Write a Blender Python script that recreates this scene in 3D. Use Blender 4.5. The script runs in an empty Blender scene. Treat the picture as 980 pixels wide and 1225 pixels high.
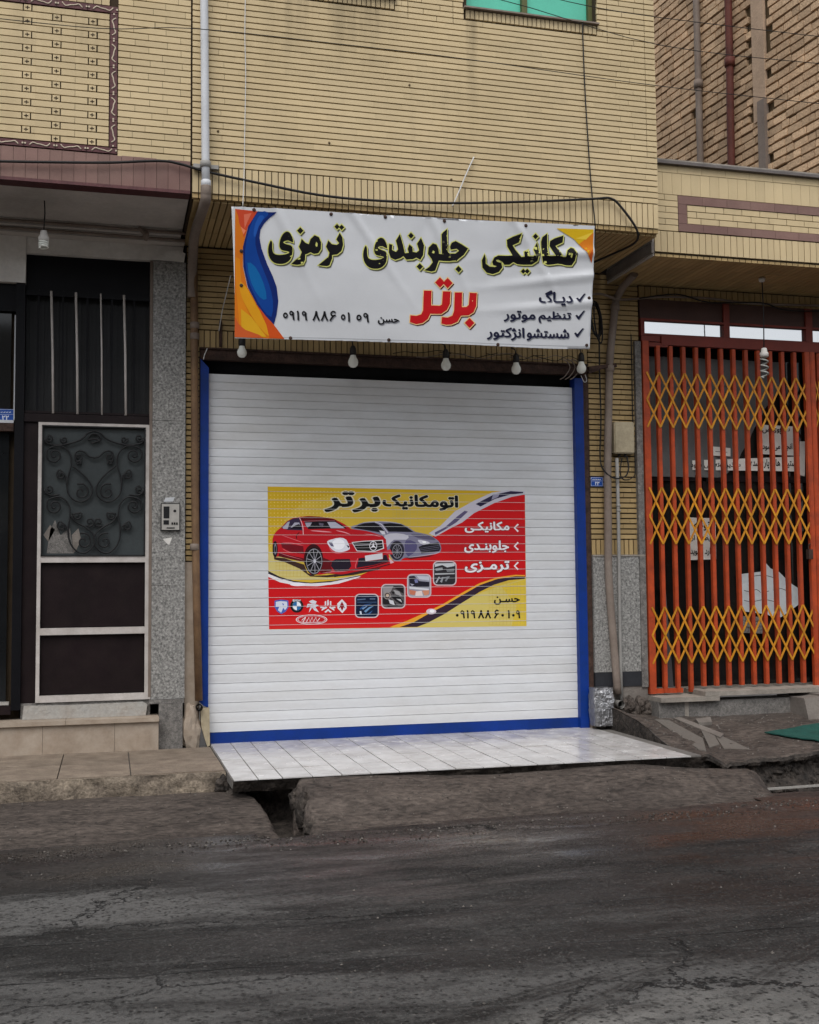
import bpy, bmesh, math, random
import numpy as np
from mathutils import Vector, Matrix, geometry, noise as mnoise
random.seed(7)
R = math.radians
S = bpy.context.scene
COL = S.collection

# ------------------------------------------------------------------ camera
YAW, PITCH, ROLL, FPX = 0.2593, 0.0647, -0.0093, 1350.0
CAM = Vector((-0.697, -8.2, 1.116))
def _axes():
    cy, sy, cp, sp = math.cos(YAW), math.sin(YAW), math.cos(PITCH), math.sin(PITCH)
    f = Vector((sy*cp, cy*cp, sp)); r = Vector((cy, -sy, 0)); u = r.cross(f)
    c, s = math.cos(ROLL), math.sin(ROLL)
    return c*r + s*u, -s*r + c*u, f
AR, AU, AF = _axes()
cd = bpy.data.cameras.new('camera'); cam = bpy.data.objects.new('camera', cd); COL.objects.link(cam)
cd.sensor_fit = 'VERTICAL'; cd.sensor_height = 24; cd.lens = FPX*24/1225
cd.clip_start = .05; cd.clip_end = 2000
m = Matrix((AR, AU, -AF)).transposed().to_4x4(); m.translation = CAM
cam.matrix_world = m
S.camera = cam

# ------------------------------------------------------------------ light: flat overcast day
SUN_EL, SUN_AZ = R(56), R(203)
w = bpy.data.worlds.new("World"); S.world = w; w.use_nodes = True
nt = w.node_tree; nt.nodes.clear()
sk = nt.nodes.new('ShaderNodeTexSky'); sk.sky_type = 'NISHITA'; sk.sun_disc = False
sk.sun_elevation = SUN_EL; sk.sun_rotation = SUN_AZ; sk.dust_density = 4; sk.air_density = 1.2; sk.altitude = 1200
hs = nt.nodes.new('ShaderNodeHueSaturation'); hs.inputs['Saturation'].default_value = .22
bg = nt.nodes.new('ShaderNodeBackground'); bg.inputs[1].default_value = .115
ow = nt.nodes.new('ShaderNodeOutputWorld')
nt.links.new(sk.outputs[0], hs.inputs['Color']); nt.links.new(hs.outputs[0], bg.inputs[0]); nt.links.new(bg.outputs[0], ow.inputs[0])
sd = bpy.data.lights.new('sun', 'SUN'); sd.energy = 1.0; sd.angle = R(40); sd.color = (1, .97, .93)
sun = bpy.data.objects.new('sun', sd); COL.objects.link(sun)
sv = Vector((math.sin(SUN_AZ)*math.cos(SUN_EL), math.cos(SUN_AZ)*math.cos(SUN_EL), math.sin(SUN_EL)))
sun.rotation_euler = sv.to_track_quat('Z', 'Y').to_euler()
S.view_settings.view_transform = 'Standard'; S.view_settings.look = 'None'
S.view_settings.gamma = 1; S.view_settings.exposure = EXPO if 'EXPO' in globals() else 0.92

# ------------------------------------------------------------------ measuring helpers (photo pixel -> place)
def ray(x, y): return AF + AR*((x-490)/FPX) - AU*((y-612.5)/FPX)
def on(x, y, Y=0.0):
    d = ray(x, y); return CAM + d*((Y-CAM.y)/d.y)
def onz(x, y, Z=0.0):
    d = ray(x, y); return CAM + d*((Z-CAM.z)/d.z)
def pix(p):
    v = Vector(p)-CAM; k = v.dot(AF)
    if k < .1: return (-9999, -9999, .1)
    return 490+FPX*v.dot(AR)/k, 612.5-FPX*v.dot(AU)/k, k

# ------------------------------------------------------------------ materials
def srgb(r, g, b):
    f = lambda c: (c/255/12.92) if c/255 <= .04045 else ((c/255+.055)/1.055)**2.4
    return (f(r), f(g), f(b), 1)
def mat(name, c, rough=.75, var=.12, vs=5, bump=.15, bs=90, metal=0, rnd=0, spec=.28, c2=None, c2s=3, c2amt=.5, stretch=(1, 1, 1), fine=.5, coat=0, rvar=0, streak=0, scol=.72):
    m = bpy.data.materials.new(name); m.use_nodes = True
    n, l = m.node_tree.nodes, m.node_tree.links
    b = n['Principled BSDF']; b.inputs['Metallic'].default_value = metal
    b.inputs['Roughness'].default_value = rough
    b.inputs['Specular IOR Level'].default_value = spec
    b.inputs['Coat Weight'].default_value = coat
    geo = n.new('ShaderNodeNewGeometry')
    mp = n.new('ShaderNodeVectorMath'); mp.operation = 'MULTIPLY'; mp.inputs[1].default_value = stretch
    l.new(geo.outputs['Position'], mp.inputs[0])
    def noi(s, d=4, r=.6):
        t = n.new('ShaderNodeTexNoise'); t.inputs['Scale'].default_value = s; t.inputs['Detail'].default_value = d; t.inputs['Roughness'].default_value = r
        l.new(mp.outputs[0], t.inputs['Vector']); return t.outputs['Fac']
    def mth(op, a, bb):
        t = n.new('ShaderNodeMath'); t.operation = op
        for i, v in enumerate((a, bb)):
            if isinstance(v, (int, float)): t.inputs[i].default_value = v
            else: l.new(v, t.inputs[i])
        return t.outputs[0]
    def rng(src, a, bb, c_, d):
        t = n.new('ShaderNodeMapRange'); t.inputs[1].default_value = a; t.inputs[2].default_value = bb; t.inputs[3].default_value = c_; t.inputs[4].default_value = d
        l.new(src, t.inputs[0]); return t.outputs[0]
    col = None
    if c2:
        mx = n.new('ShaderNodeMix'); mx.data_type = 'RGBA'
        l.new(rng(noi(c2s, 6, .65), .5-.18, .5+.18, 0, c2amt*2 if c2amt < .5 else 1), mx.inputs[0])
        mx.inputs[6].default_value = c; mx.inputs[7].default_value = c2; col = mx.outputs[2]
    val = mth('ADD', rng(noi(vs, 5), .3, .7, 1-var, 1+var), rng(noi(bs, 3), .3, .7, -var*fine, var*fine))
    if streak:
        sv_ = n.new('ShaderNodeVectorMath'); sv_.operation = 'MULTIPLY'; sv_.inputs[1].default_value = (7, 7, .55); l.new(geo.outputs['Position'], sv_.inputs[0])
        sn = n.new('ShaderNodeTexNoise'); sn.inputs['Scale'].default_value = 1; sn.inputs['Detail'].default_value = 5; sn.inputs['Roughness'].default_value = .65; l.new(sv_.outputs[0], sn.inputs['Vector'])
        val = mth('MULTIPLY', val, rng(mth('ADD', sn.outputs['Fac'], mth('MULTIPLY', noi(.7, 2), .5)), .76, .98, 1, 1-streak))
        # soot and rust runs under the upstairs window sills
        sp_ = n.new('ShaderNodeSeparateXYZ'); l.new(geo.outputs['Position'], sp_.inputs[0])
        def near_(s_, c_, w_): return rng(mth('ABSOLUTE', mth('SUBTRACT', s_, c_), 0), w_*.6, w_, 1, 0)
        st = mth('MULTIPLY', near_(sp_.outputs[0], .72, .5), rng(sp_.outputs[2], 4.55, 5.03, 0, 1))
        st = mth('MAXIMUM', st, mth('MULTIPLY', near_(sp_.outputs[0], 1.69, .05), rng(sp_.outputs[2], 4.2, 5.03, .1, 1)))
        st = mth('MAXIMUM', st, mth('MULTIPLY', near_(sp_.outputs[0], -1.05, .35), rng(sp_.outputs[2], 4.35, 4.8, 0, .9)))
        val = mth('MULTIPLY', val, mth('SUBTRACT', 1, mth('MULTIPLY', st, rng(sn.outputs['Fac'], .38, .58, .05, .32))))
    if rnd:
        oi = n.new('ShaderNodeObjectInfo')
        a = mth('FRACT', mth('ADD', oi.outputs['Random'], geo.outputs['Random Per Island']), 0)
        val = mth('MULTIPLY', val, rng(a, 0, 1, 1-rnd, 1+rnd))
    mm = n.new('ShaderNodeMix'); mm.data_type = 'RGBA'; mm.blend_type = 'MULTIPLY'; mm.inputs[0].default_value = 1
    if col: l.new(col, mm.inputs[6])
    else: mm.inputs[6].default_value = c
    cb = n.new('ShaderNodeCombineColor')
    for i in range(3): l.new(val, cb.inputs[i])
    l.new(cb.outputs[0], mm.inputs[7]); l.new(mm.outputs[2], b.inputs['Base Color'])
    if rvar:
        l.new(rng(noi(vs*1.7, 4), .35, .65, max(.03, rough-rvar), min(1, rough+rvar)), b.inputs['Roughness'])
    if bump:
        bp = n.new('ShaderNodeBump'); bp.inputs['Strength'].default_value = bump; bp.inputs['Distance'].default_value = .01
        l.new(mth('ADD', noi(bs, 4), mth('MULTIPLY', noi(vs*3, 3), .6)), bp.inputs['Height']); l.new(bp.outputs[0], b.inputs['Normal'])
    return m
M = {}
M['brick'] = mat('yellow_brick', (.53, .42, .25, 1), .7, .07, 1.3, .1, 150, rnd=.06, c2=(.46, .35, .19, 1), c2s=1.1, c2amt=.25, streak=.10)
M['brick_shaded'] = mat('yellow_brick_shaded', (.40, .285, .13, 1), .7, .12, 3, .15, 150, rnd=.12, c2=(.25, .17, .085, 1), c2s=3, c2amt=.25)  # yellow brick again, shade under the overhangs put into a darker colour
M['joint'] = mat('dark_joint', (.045, .031, .018, 1), .95, .2, 10)
M['joint_light'] = mat('sand_joint', (.10, .068, .036, 1), .95, .2, 10)
M['purple'] = mat('mauve_tile', (.155, .082, .07, 1), .55, .12, 3, .08, 120, rnd=.1, c2=(.22, .135, .11, 1), c2s=2.2, c2amt=.4)
M['purple_dark'] = mat('plum_glaze', (.085, .028, .03, 1), .5, .2, 20)
M['cream'] = mat('cream_glaze', (.5, .42, .32, 1), .5, .1, 20)
M['plaster'] = mat('grey_plaster', (.50, .46, .425, 1), .85, .12, 2, .2, 40, c2=(.36, .33, .30, 1), c2s=1.5, c2amt=.4)
M['plaster_w'] = mat('dirty_white_plaster', (.66, .64, .61, 1), .8, .12, 3, .25, 30, c2=(.47, .43, .39, 1), c2s=4, c2amt=.3)
M['granite'] = mat('speckled_granite', (.36, .35, .33, 1), .55, .2, 40, .1, 260, c2=(.07, .068, .065, 1), c2s=62, c2amt=.5, fine=1.5)
M['granite_d'] = mat('worn_granite', (.21, .195, .18, 1), .7, .25, 12, .3, 160, c2=(.09, .085, .08, 1), c2s=45, c2amt=.5, fine=1.5)
M['black_stone'] = mat('black_stone', (.022, .023, .027, 1), .5, .2, 20, .1)
M['marble'] = mat('beige_marble', (.37, .31, .25, 1), .5, .1, 4, .05, 60, c2=(.25, .19, .14, 1), c2s=9, c2amt=.4, rnd=.06)
M['terrazzo'] = mat('brown_terrazzo', (.235, .19, .145, 1), .75, .2, 6, .25, 130, c2=(.12, .09, .07, 1), c2s=9, c2amt=.4, rnd=.1, fine=1.2)
M['kerb'] = mat('worn_kerb', (.25, .205, .155, 1), .9, .3, 14, .9, 60, c2=(.07, .055, .045, 1), c2s=6, c2amt=.45, fine=1.3)
M['white_tile'] = mat('white_floor_tile', (.60, .59, .585, 1), .16, .08, 5, .05, 80, c2=(.33, .305, .285, 1), c2s=4.5, c2amt=.36, rnd=.05, rvar=.12)
M['grout'] = mat('grey_grout', (.13, .12, .11, 1), .9, .2, 20)
M['slat'] = mat('white_slat_paint', (.66, .675, .70, 1), .42, .05, 2.5, .02, 60, c2=(.50, .49, .475, 1), c2s=2.4, c2amt=.3, rnd=.035, stretch=(.5, 1, 1.6))
M['sill_white'] = mat('chipped_white_sill', (.42, .41, .385, 1), .8, .2, 9, .5, 40, c2=(.22, .19, .16, 1), c2s=9, c2amt=.4)
M['blue'] = mat('blue_frame_paint', (.003, .030, .22, 1), .48, .15, 4, .08, 90, c2=(.006, .03, .13, 1), c2s=7, c2amt=.3, spec=.22)
M['dark_void'] = mat('void_shade_black', (.012, .012, .013, 1), .8, .3, 10)  # near-black colour stands in for the darkness of unlit hollows
M['rust'] = mat('rusty_steel', (.065, .035, .026, 1), .8, .3, 15, .4, 60, c2=(.03, .018, .014, 1), c2s=12)
M['pipe_brown'] = mat('brown_pipe_paint', (.115, .065, .038, 1), .6, .2, 6, .2, 60, c2=(.20, .12, .06, 1), c2s=3, c2amt=.4)
M['pipe_taupe'] = mat('taupe_pipe', (.17, .13, .105, 1), .65, .15, 6, .1, 60, c2=(.24, .20, .17, 1), c2s=4, c2amt=.3)
M['pipe_white'] = mat('pale_pvc_pipe', (.50, .51, .53, 1), .5, .08, 5, .05)
M['pipe_grey'] = mat('grey_pvc_pipe', (.26, .25, .235, 1), .6, .15, 6, .1)
M['foil'] = mat('crumpled_foil', (.32, .32, .33, 1), .33, .25, 25, 1.6, 14, metal=.9)
M['cable'] = mat('black_cable', (.012, .011, .011, 1), .6, .1, 10, 0)
M['rope'] = mat('white_cord', (.55, .54, .52, 1), .8, .1, 20, 0)
M['bulb'] = mat('opal_bulb', (.85, .86, .80, 1), .25, .03, 10, 0)
M['clear_bulb'] = mat('dusty_clear_bulb', (.32, .33, .31, 1), .25, .03, 10, 0)
M['holder'] = mat('black_bakelite', (.02, .018, .017, 1), .5, .1, 10, 0)
M['brown_metal'] = mat('dark_brown_door_paint', (.0095, .0052, .0062, 1), .5, .25, 4, .05, 90, spec=.14, c2=(.014, .009, .009, 1), c2s=6)
M['black_metal'] = mat('black_sheet_metal', (.0045, .0045, .006, 1), .5, .25, 5, .05, 90, spec=.12)
M['grey_metal'] = mat('charcoal_corrugated', (.013, .0135, .0145, 1), .6, .25, 5, .1, 90)
M['white_metal'] = mat('off_white_frame_paint', (.50, .465, .44, 1), .5, .12, 6, .05, 70, c2=(.28, .24, .21, 1), c2s=9, c2amt=.25)
M['iron'] = mat('black_wrought_iron', (.008, .008, .009, 1), .5, .1, 20)
def glass(name, c, rough=.06, spec=.5):
    return mat(name, c, rough, .15, 3, .0, 50, spec=spec)
M['door_glass'] = glass('smoked_door_glass', (.046, .053, .055, 1), .2, .3)
M['dark_glass'] = glass('dark_window_glass', (.010, .011, .012, 1), .06, .35)
M['shop_glass'] = glass('shop_window_glass', (.012, .011, .010, 1), .07, .3)
M['sky_glass'] = glass('reflective_transom_glass', (.02, .024, .03, 1), .03, 1.0)
M['sky_glass'].node_tree.nodes['Principled BSDF'].inputs['IOR'].default_value = 3.2
M['sky_glass'].node_tree.nodes['Principled BSDF'].inputs['Roughness'].default_value = .03
M['green_glass'] = mat('green_window_film', (.10, .46, .33, 1), .15, .1, 3, 0)
M['olive'] = mat('olive_window_frame', (.085, .09, .03, 1), .5, .1, 8)
M['orange'] = mat('orange_gate_paint', (.44, .062, .016, 1), .45, .14, 6, .12, 70, c2=(.20, .035, .016, 1), c2s=11, c2amt=.35, rnd=.08, spec=.25)
M['red_paint'] = mat('oxide_red_paint', (.17, .025, .014, 1), .5, .15, 6, .1, 70)
M['maroon'] = mat('maroon_board', (.065, .032, .026, 1), .6, .15, 4, .1)
M['yellow_lat'] = mat('amber_lattice_paint', (.62, .26, .012, 1), .45, .14, 9, .05, 70, rnd=.12, c2=(.30, .12, .02, 1), c2s=16, c2amt=.3)
M['worn_stone'] = mat('worn_grey_stone', (.16, .145, .128, 1), .75, .25, 7, .5, 60, c2=(.09, .078, .068, 1), c2s=7, c2amt=.45)
M['stone'] = mat('pale_step_stone', (.30, .27, .235, 1), .7, .2, 6, .3, 90, c2=(.18, .155, .13, 1), c2s=7, c2amt=.4)
M['concrete'] = mat('grey_concrete', (.19, .17, .15, 1), .85, .2, 5, .4, 60, c2=(.12, .10, .088, 1), c2s=3, c2amt=.4)
M['mortar'] = mat('brown_mortar', (.088, .071, .060, 1), .74, .3, 5, 1.8, 34, c2=(.045, .036, .031, 1), c2s=2.6, c2amt=.5, fine=1.8, stretch=(.6, 1.3, 1))
M['rubble'] = mat('wet_rubble', (.060, .049, .041, 1), .75, .4, 14, 1.6, 38, c2=(.016, .013, .011, 1), c2s=11, c2amt=.5, fine=1.3)
M['mat_green'] = mat('green_doormat', (.012, .065, .052, 1), .95, .2, 15, .5, 200)
M['bg_brick'] = mat('rough_tan_brick', (.58, .41, .26, 1), .9, .18, 2.5, .8, 60, rnd=.20, c2=(.43, .285, .175, 1), c2s=1.2, c2amt=.4, fine=1.0)
M['cement_band'] = mat('cement_render', (.42, .30, .21, 1), .9, .15, 4, .5, 50)
M['dark_cap'] = mat('grey_coping', (.12, .105, .1, 1), .7, .2, 8)
M['paper'] = mat('aged_paper', (.80, .78, .72, 1), .8, .07, 6, .05)
M['plate_blue'] = mat('enamel_blue', (.012, .065, .30, 1), .35, .1, 10, 0)
M['box'] = mat('cream_meter_box', (.40, .34, .23, 1), .6, .15, 8, .15, 60, c2=(.26, .21, .14, 1), c2s=25, c2amt=.3)
M['alu'] = mat('brushed_panel', (.42, .40, .37, 1), .4, .08, 20, 0, metal=.3)
M['opp'] = mat('far_street_brick', (.34, .29, .23, 1), .85, .2, 2)
M['ground'] = mat('dusty_ground', (.06, .053, .047, 1), .9, .2, 1)
PRINT = {}
def ink(r, g, b, rough=.55):
    k = (r, g, b)
    if k not in PRINT:
        PRINT[k] = mat('print_%02x%02x%02x' % k, srgb(r, g, b), rough, .02, 6, 0, spec=.18)
    return PRINT[k]

# ------------------------------------------------------------------ object helpers
def tag(o, label=None, cat=None, group=None, kind=None):
    if label: o['label'] = label
    if cat: o['category'] = cat
    if group: o['group'] = group
    if kind: o['kind'] = kind
    return o
def thing(name, label, cat, loc=(0, 0, 0), group=None):
    o = bpy.data.objects.new(name, None); o.empty_display_size = .1
    COL.objects.link(o); o.location = loc
    return tag(o, label, cat, group)
WL = {}
def wloc(o):
    v = Vector((0, 0, 0))
    while o: v += o.location; o = o.parent
    return v
def link(name, me, material=None, parent=None, **kw):
    o = bpy.data.objects.new(name, me); COL.objects.link(o)
    if material is not None and not me.materials:
        me.materials.append(material)
    if parent:
        o.parent = parent; o.location = -wloc(parent)
    return tag(o, **kw)
class MB:
    def __init__(s): s.v = []; s.f = []; s.mi = []; s.mats = []; s.sm = []
    def slot(s, m):
        if m is None: return 0
        if m not in s.mats: s.mats.append(m)
        return s.mats.index(m)
    def add(s, vs, fs, m=None, smooth=False):
        k = len(s.v); i = s.slot(m)
        s.v += [tuple(p) for p in vs]; s.f += [tuple(a+k for a in f) for f in fs]; s.mi += [i]*len(fs); s.sm += [smooth]*len(fs)
        return s
    def box(s, a, b, m=None):
        (x0, y0, z0), (x1, y1, z1) = a, b
        x0, x1 = min(x0, x1), max(x0, x1); y0, y1 = min(y0, y1), max(y0, y1); z0, z1 = min(z0, z1), max(z0, z1)
        return s.add([(x0, y0, z0), (x1, y0, z0), (x1, y1, z0), (x0, y1, z0), (x0, y0, z1), (x1, y0, z1), (x1, y1, z1), (x0, y1, z1)],
                     [(0, 3, 2, 1), (4, 5, 6, 7), (0, 1, 5, 4), (1, 2, 6, 5), (2, 3, 7, 6), (3, 0, 4, 7)], m)
    def bar(s, p, q, wd, dp, m=None, up=(0, -1, 0)):
        p, q = Vector(p), Vector(q); d = (q-p).normalized(); n_ = Vector(up); sd_ = d.cross(n_).normalized(); n_ = sd_.cross(d).normalized()
        vs = []
        for c in (p, q):
            for a, b in ((-1, -1), (1, -1), (1, 1), (-1, 1)): vs.append(c+sd_*(a*wd/2)+n_*(b*dp/2))
        return s.add(vs, [(0, 1, 2, 3), (7, 6, 5, 4), (0, 4, 5, 1), (1, 5, 6, 2), (2, 6, 7, 3), (3, 7, 4, 0)], m)
    def tube(s, pts, r, n=8, m=None, cap=True, smooth=True):
        pts = [Vector(p) for p in pts]; rs = r if isinstance(r, (list, tuple)) else [r]*len(pts)
        vs = []; prev = None
        for i, p in enumerate(pts):
            d = (pts[min(i+1, len(pts)-1)]-pts[max(i-1, 0)]).normalized()
            a = (prev - d*prev.dot(d)) if prev else (Vector((0, 0, 1)) if abs(d.z) < .9 else Vector((1, 0, 0))).cross(d)
            if a.length < 1e-6: a = Vector((1, 0, 0)).cross(d)
            a.normalize(); prev = a; b = d.cross(a)
            for k in range(n):
                t = 2*math.pi*k/n; vs.append(p+(a*math.cos(t)+b*math.sin(t))*rs[i])
        fs = [(i*n+k, i*n+(k+1) % n, (i+1)*n+(k+1) % n, (i+1)*n+k) for i in range(len(pts)-1) for k in range(n)]
        s.add(vs, fs, m, smooth)
        if cap:
            k0 = len(s.v)-len(vs); i = s.slot(m)
            s.f += [tuple(k0+k for k in reversed(range(n))), tuple(k0+(len(pts)-1)*n+k for k in range(n))]; s.mi += [i, i]; s.sm += [False, False]
        return s
    def lathe(s, c, prof, n=16, m=None, axis='z'):
        vs = []
        for r_, z in prof:
            for k in range(n):
                t = 2*math.pi*k/n
                vs.append((c[0]+r_*math.cos(t), c[1]+r_*math.sin(t), c[2]+z) if axis == 'z' else (c[0]+r_*math.cos(t), c[1]+z, c[2]+r_*math.sin(t)))
        fs = [(i*n+k, i*n+(k+1) % n, (i+1)*n+(k+1) % n, (i+1)*n+k) for i in range(len(prof)-1) for k in range(n)]
        return s.add(vs, fs, m, True)
    def prism(s, poly, d, m=None):
        """poly: list of 3D points (planar); extruded by vector d"""
        P = [Vector(p) for p in poly]; d = Vector(d); n = len(P)
        tri = geometry.tessellate_polygon([P])
        vs = P+[p+d for p in P]
        fs = [tuple(t) for t in tri]+[tuple(x+n for x in reversed(t)) for t in tri]+[(i, (i+1) % n, (i+1) % n+n, i+n) for i in range(n)]
        return s.add(vs, fs, m)
    def mesh(s, name='mesh'):
        me = bpy.data.meshes.new(name); me.from_pydata([tuple(v) for v in s.v], [], s.f)
        for m in s.mats: me.materials.append(m)
        if s.mats and len(s.mats) > 1: me.polygons.foreach_set('material_index', s.mi)
        me.polygons.foreach_set('use_smooth', s.sm)
        bm = bmesh.new(); bm.from_mesh(me); bmesh.ops.recalc_face_normals(bm, faces=bm.faces); bm.to_mesh(me); bm.free()
        me.update(); return me
    def build(s, name, material=None, parent=None, **kw):
        return link(name, s.mesh(name), material, parent, **kw)
def cr(pts, k=4, closed=False):
    """Catmull-Rom through points of any dimension"""
    P = [Vector(p) for p in pts]; n = len(P); out = []
    rng_ = range(n if closed else n-1)
    for i in rng_:
        g = (lambda j: P[j % n]) if closed else (lambda j: P[max(0, min(n-1, j))])
        a, b, c, d = g(i-1), g(i), g(i+1), g(i+2)
        for j in range(k):
            t = j/k
            out.append(.5*((2*b)+(c-a)*t+(2*a-5*b+4*c-d)*t*t+(3*b-a-3*c+d)*t**3))
    if not closed: out.append(P[-1])
    return out

# unit brick shared by every single brick, plus pools of bricks per building
def unit_box_mesh(name, m):
    me = MB().box((-.5, -.5, -.5), (.5, .5, .5)).mesh(name); me.materials.append(m); return me
class Pool:
    """bricks of one kind on one building: the 300 largest in view are parts, the rest one joined part"""
    def __init__(s, parent, name, stuff, m, limit=300):
        s.p, s.n, s.st, s.m, s.lim, s.b = parent, name, stuff, m, limit, []
    def add(s, c, sz, rz=0.0, rx=0.0): s.b.append((Vector(c), Vector(sz), rz, rx))
    def flush(s):
        def score(b):
            x, y, k = pix(b[0])
            if not (0 <= x <= 980 and 0 <= y <= 1225): return 0
            q = sorted(b[1])
            return q[2]*q[1]/k**2
        s.b.sort(key=score, reverse=True)
        vis = s.b[:s.lim]; rest = s.b[s.lim:]
        me = unit_box_mesh(s.n, s.m); pl = wloc(s.p)
        for c, sz, rz, rx in vis:
            o = bpy.data.objects.new(s.n, me); COL.objects.link(o); o.parent = s.p
            o.location = c-pl; o.scale = sz; o.rotation_euler = (rx, 0, rz)
        if rest:
            base = np.array([(x, y, z) for x in (-.5, .5) for y in (-.5, .5) for z in (-.5, .5)])
            F = np.array([(0, 1, 3, 2), (4, 6, 7, 5), (0, 4, 5, 1), (2, 3, 7, 6), (0, 2, 6, 4), (1, 5, 7, 3)])
            V = []
            for c, sz, rz, rx in rest:
                v = base*np.array(sz)
                if rx:
                    cc, ss = math.cos(rx), math.sin(rx); v = np.stack([v[:, 0], v[:, 1]*cc-v[:, 2]*ss, v[:, 1]*ss+v[:, 2]*cc], 1)
                cc, ss = math.cos(rz), math.sin(rz)
                v = np.stack([v[:, 0]*cc-v[:, 1]*ss, v[:, 0]*ss+v[:, 1]*cc, v[:, 2]], 1)+np.array(c)
                V.append(v)
            n = len(V); V = np.concatenate(V); FF = (F[None]+8*np.arange(n)[:, None, None]).reshape(-1, 4)
            me2 = bpy.data.meshes.new(s.st); me2.from_pydata(V.tolist(), [], FF.tolist())
            link(s.st, me2, s.m, s.p, kind='stuff')
def courses(pool, x0, x1, z0, z1, Y, h=.0405, L=.2, jz=.008, jx=.0003, depth=.02, cuts=(), stack=False, holes=(), jit=.0006):
    """horizontal courses in a wall facing -y; cuts are x positions of straight vertical joints"""
    n = int(round((z1-z0)/h)); h = (z1-z0)/n; edges = [x0]+sorted(c for c in cuts if x0 < c < x1)+[x1]
    for i in range(n):
        za, zb = z0+i*h+jz/2, z0+(i+1)*h-jz/2
        for a, b in zip(edges[:-1], edges[1:]):
            off = 0 if stack else (i % 2)*L/2+random.uniform(-.03, .03)
            bks = [a]; x = a-off+L
            while x < b-.035:
                if x > a+.03: bks.append(x)
                x += L
            bks.append(b)
            for xa, xb in zip(bks[:-1], bks[1:]):
                hit = [q for q in holes if q[0] < xb-.002 and xa+.002 < q[1] and q[2] < zb and za < q[3]]
                segs = [(xa, xb)]
                for hx0, hx1, _, _ in hit:
                    ns = []
                    for s0, s1 in segs:
                        if hx1 <= s0 or hx0 >= s1: ns.append((s0, s1)); continue
                        if hx0-s0 > .012: ns.append((s0, hx0-.003))
                        if s1-hx1 > .012: ns.append((hx1+.003, s1))
                    segs = ns
                for s0, s1 in segs:
                    g = .004 if (s1 in edges or s0 in edges) else jx
                    pool.add(((s0+s1)/2, Y+depth/2+random.uniform(-jit, jit), (za+zb)/2), (s1-s0-g, depth, zb-za-random.uniform(0, .001)))
def soldiers(pool, x0, x1, z0, z1, Y, w_=.0415, j=.007, depth=.02, jit=.001):
    n = max(1, int(round((x1-x0)/w_))); w2 = (x1-x0)/n
    for i in range(n):
        pool.add((x0+(i+.5)*w2, Y+depth/2+random.uniform(-jit, jit), (z0+z1)/2), (w2-j, depth, z1-z0))

# ================================================================== GROUND
def fbm(x, y, s=1.0, o=4, seed=0.0):
    return mnoise.fractal(Vector((x*s+seed, y*s, seed*.37)), 1.0, 2.0, o)
def grid(name, x0, x1, y0, y1, step, h, material, label=None, kind='structure', parent=None, skirt=0):
    nx, ny = int((x1-x0)/step)+1, int((y1-y0)/step)+1
    xs = np.linspace(x0, x1, nx); ys = np.linspace(y0, y1, ny)
    V = [(x, y, h(x, y)) for y in ys for x in xs]
    F = [(j*nx+i, j*nx+i+1, (j+1)*nx+i+1, (j+1)*nx+i) for j in range(ny-1) for i in range(nx-1)]
    me = bpy.data.meshes.new(name); me.from_pydata(V, [], F); me.polygons.foreach_set('use_smooth', [True]*len(F))
    return link(name, me, material, parent, kind=kind)
def sm(a, b, x):
    t = max(0, min(1, (x-a)/(b-a))); return t*t*(3-2*t)

# far ground sheet
gb = MB(); gb.add([(-400, -400, -.62), (400, -400, -.62), (400, 400, -.62), (-400, 400, -.62)], [(0, 1, 2, 3)])
gb.build('ground', M['ground'], kind='structure')

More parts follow.
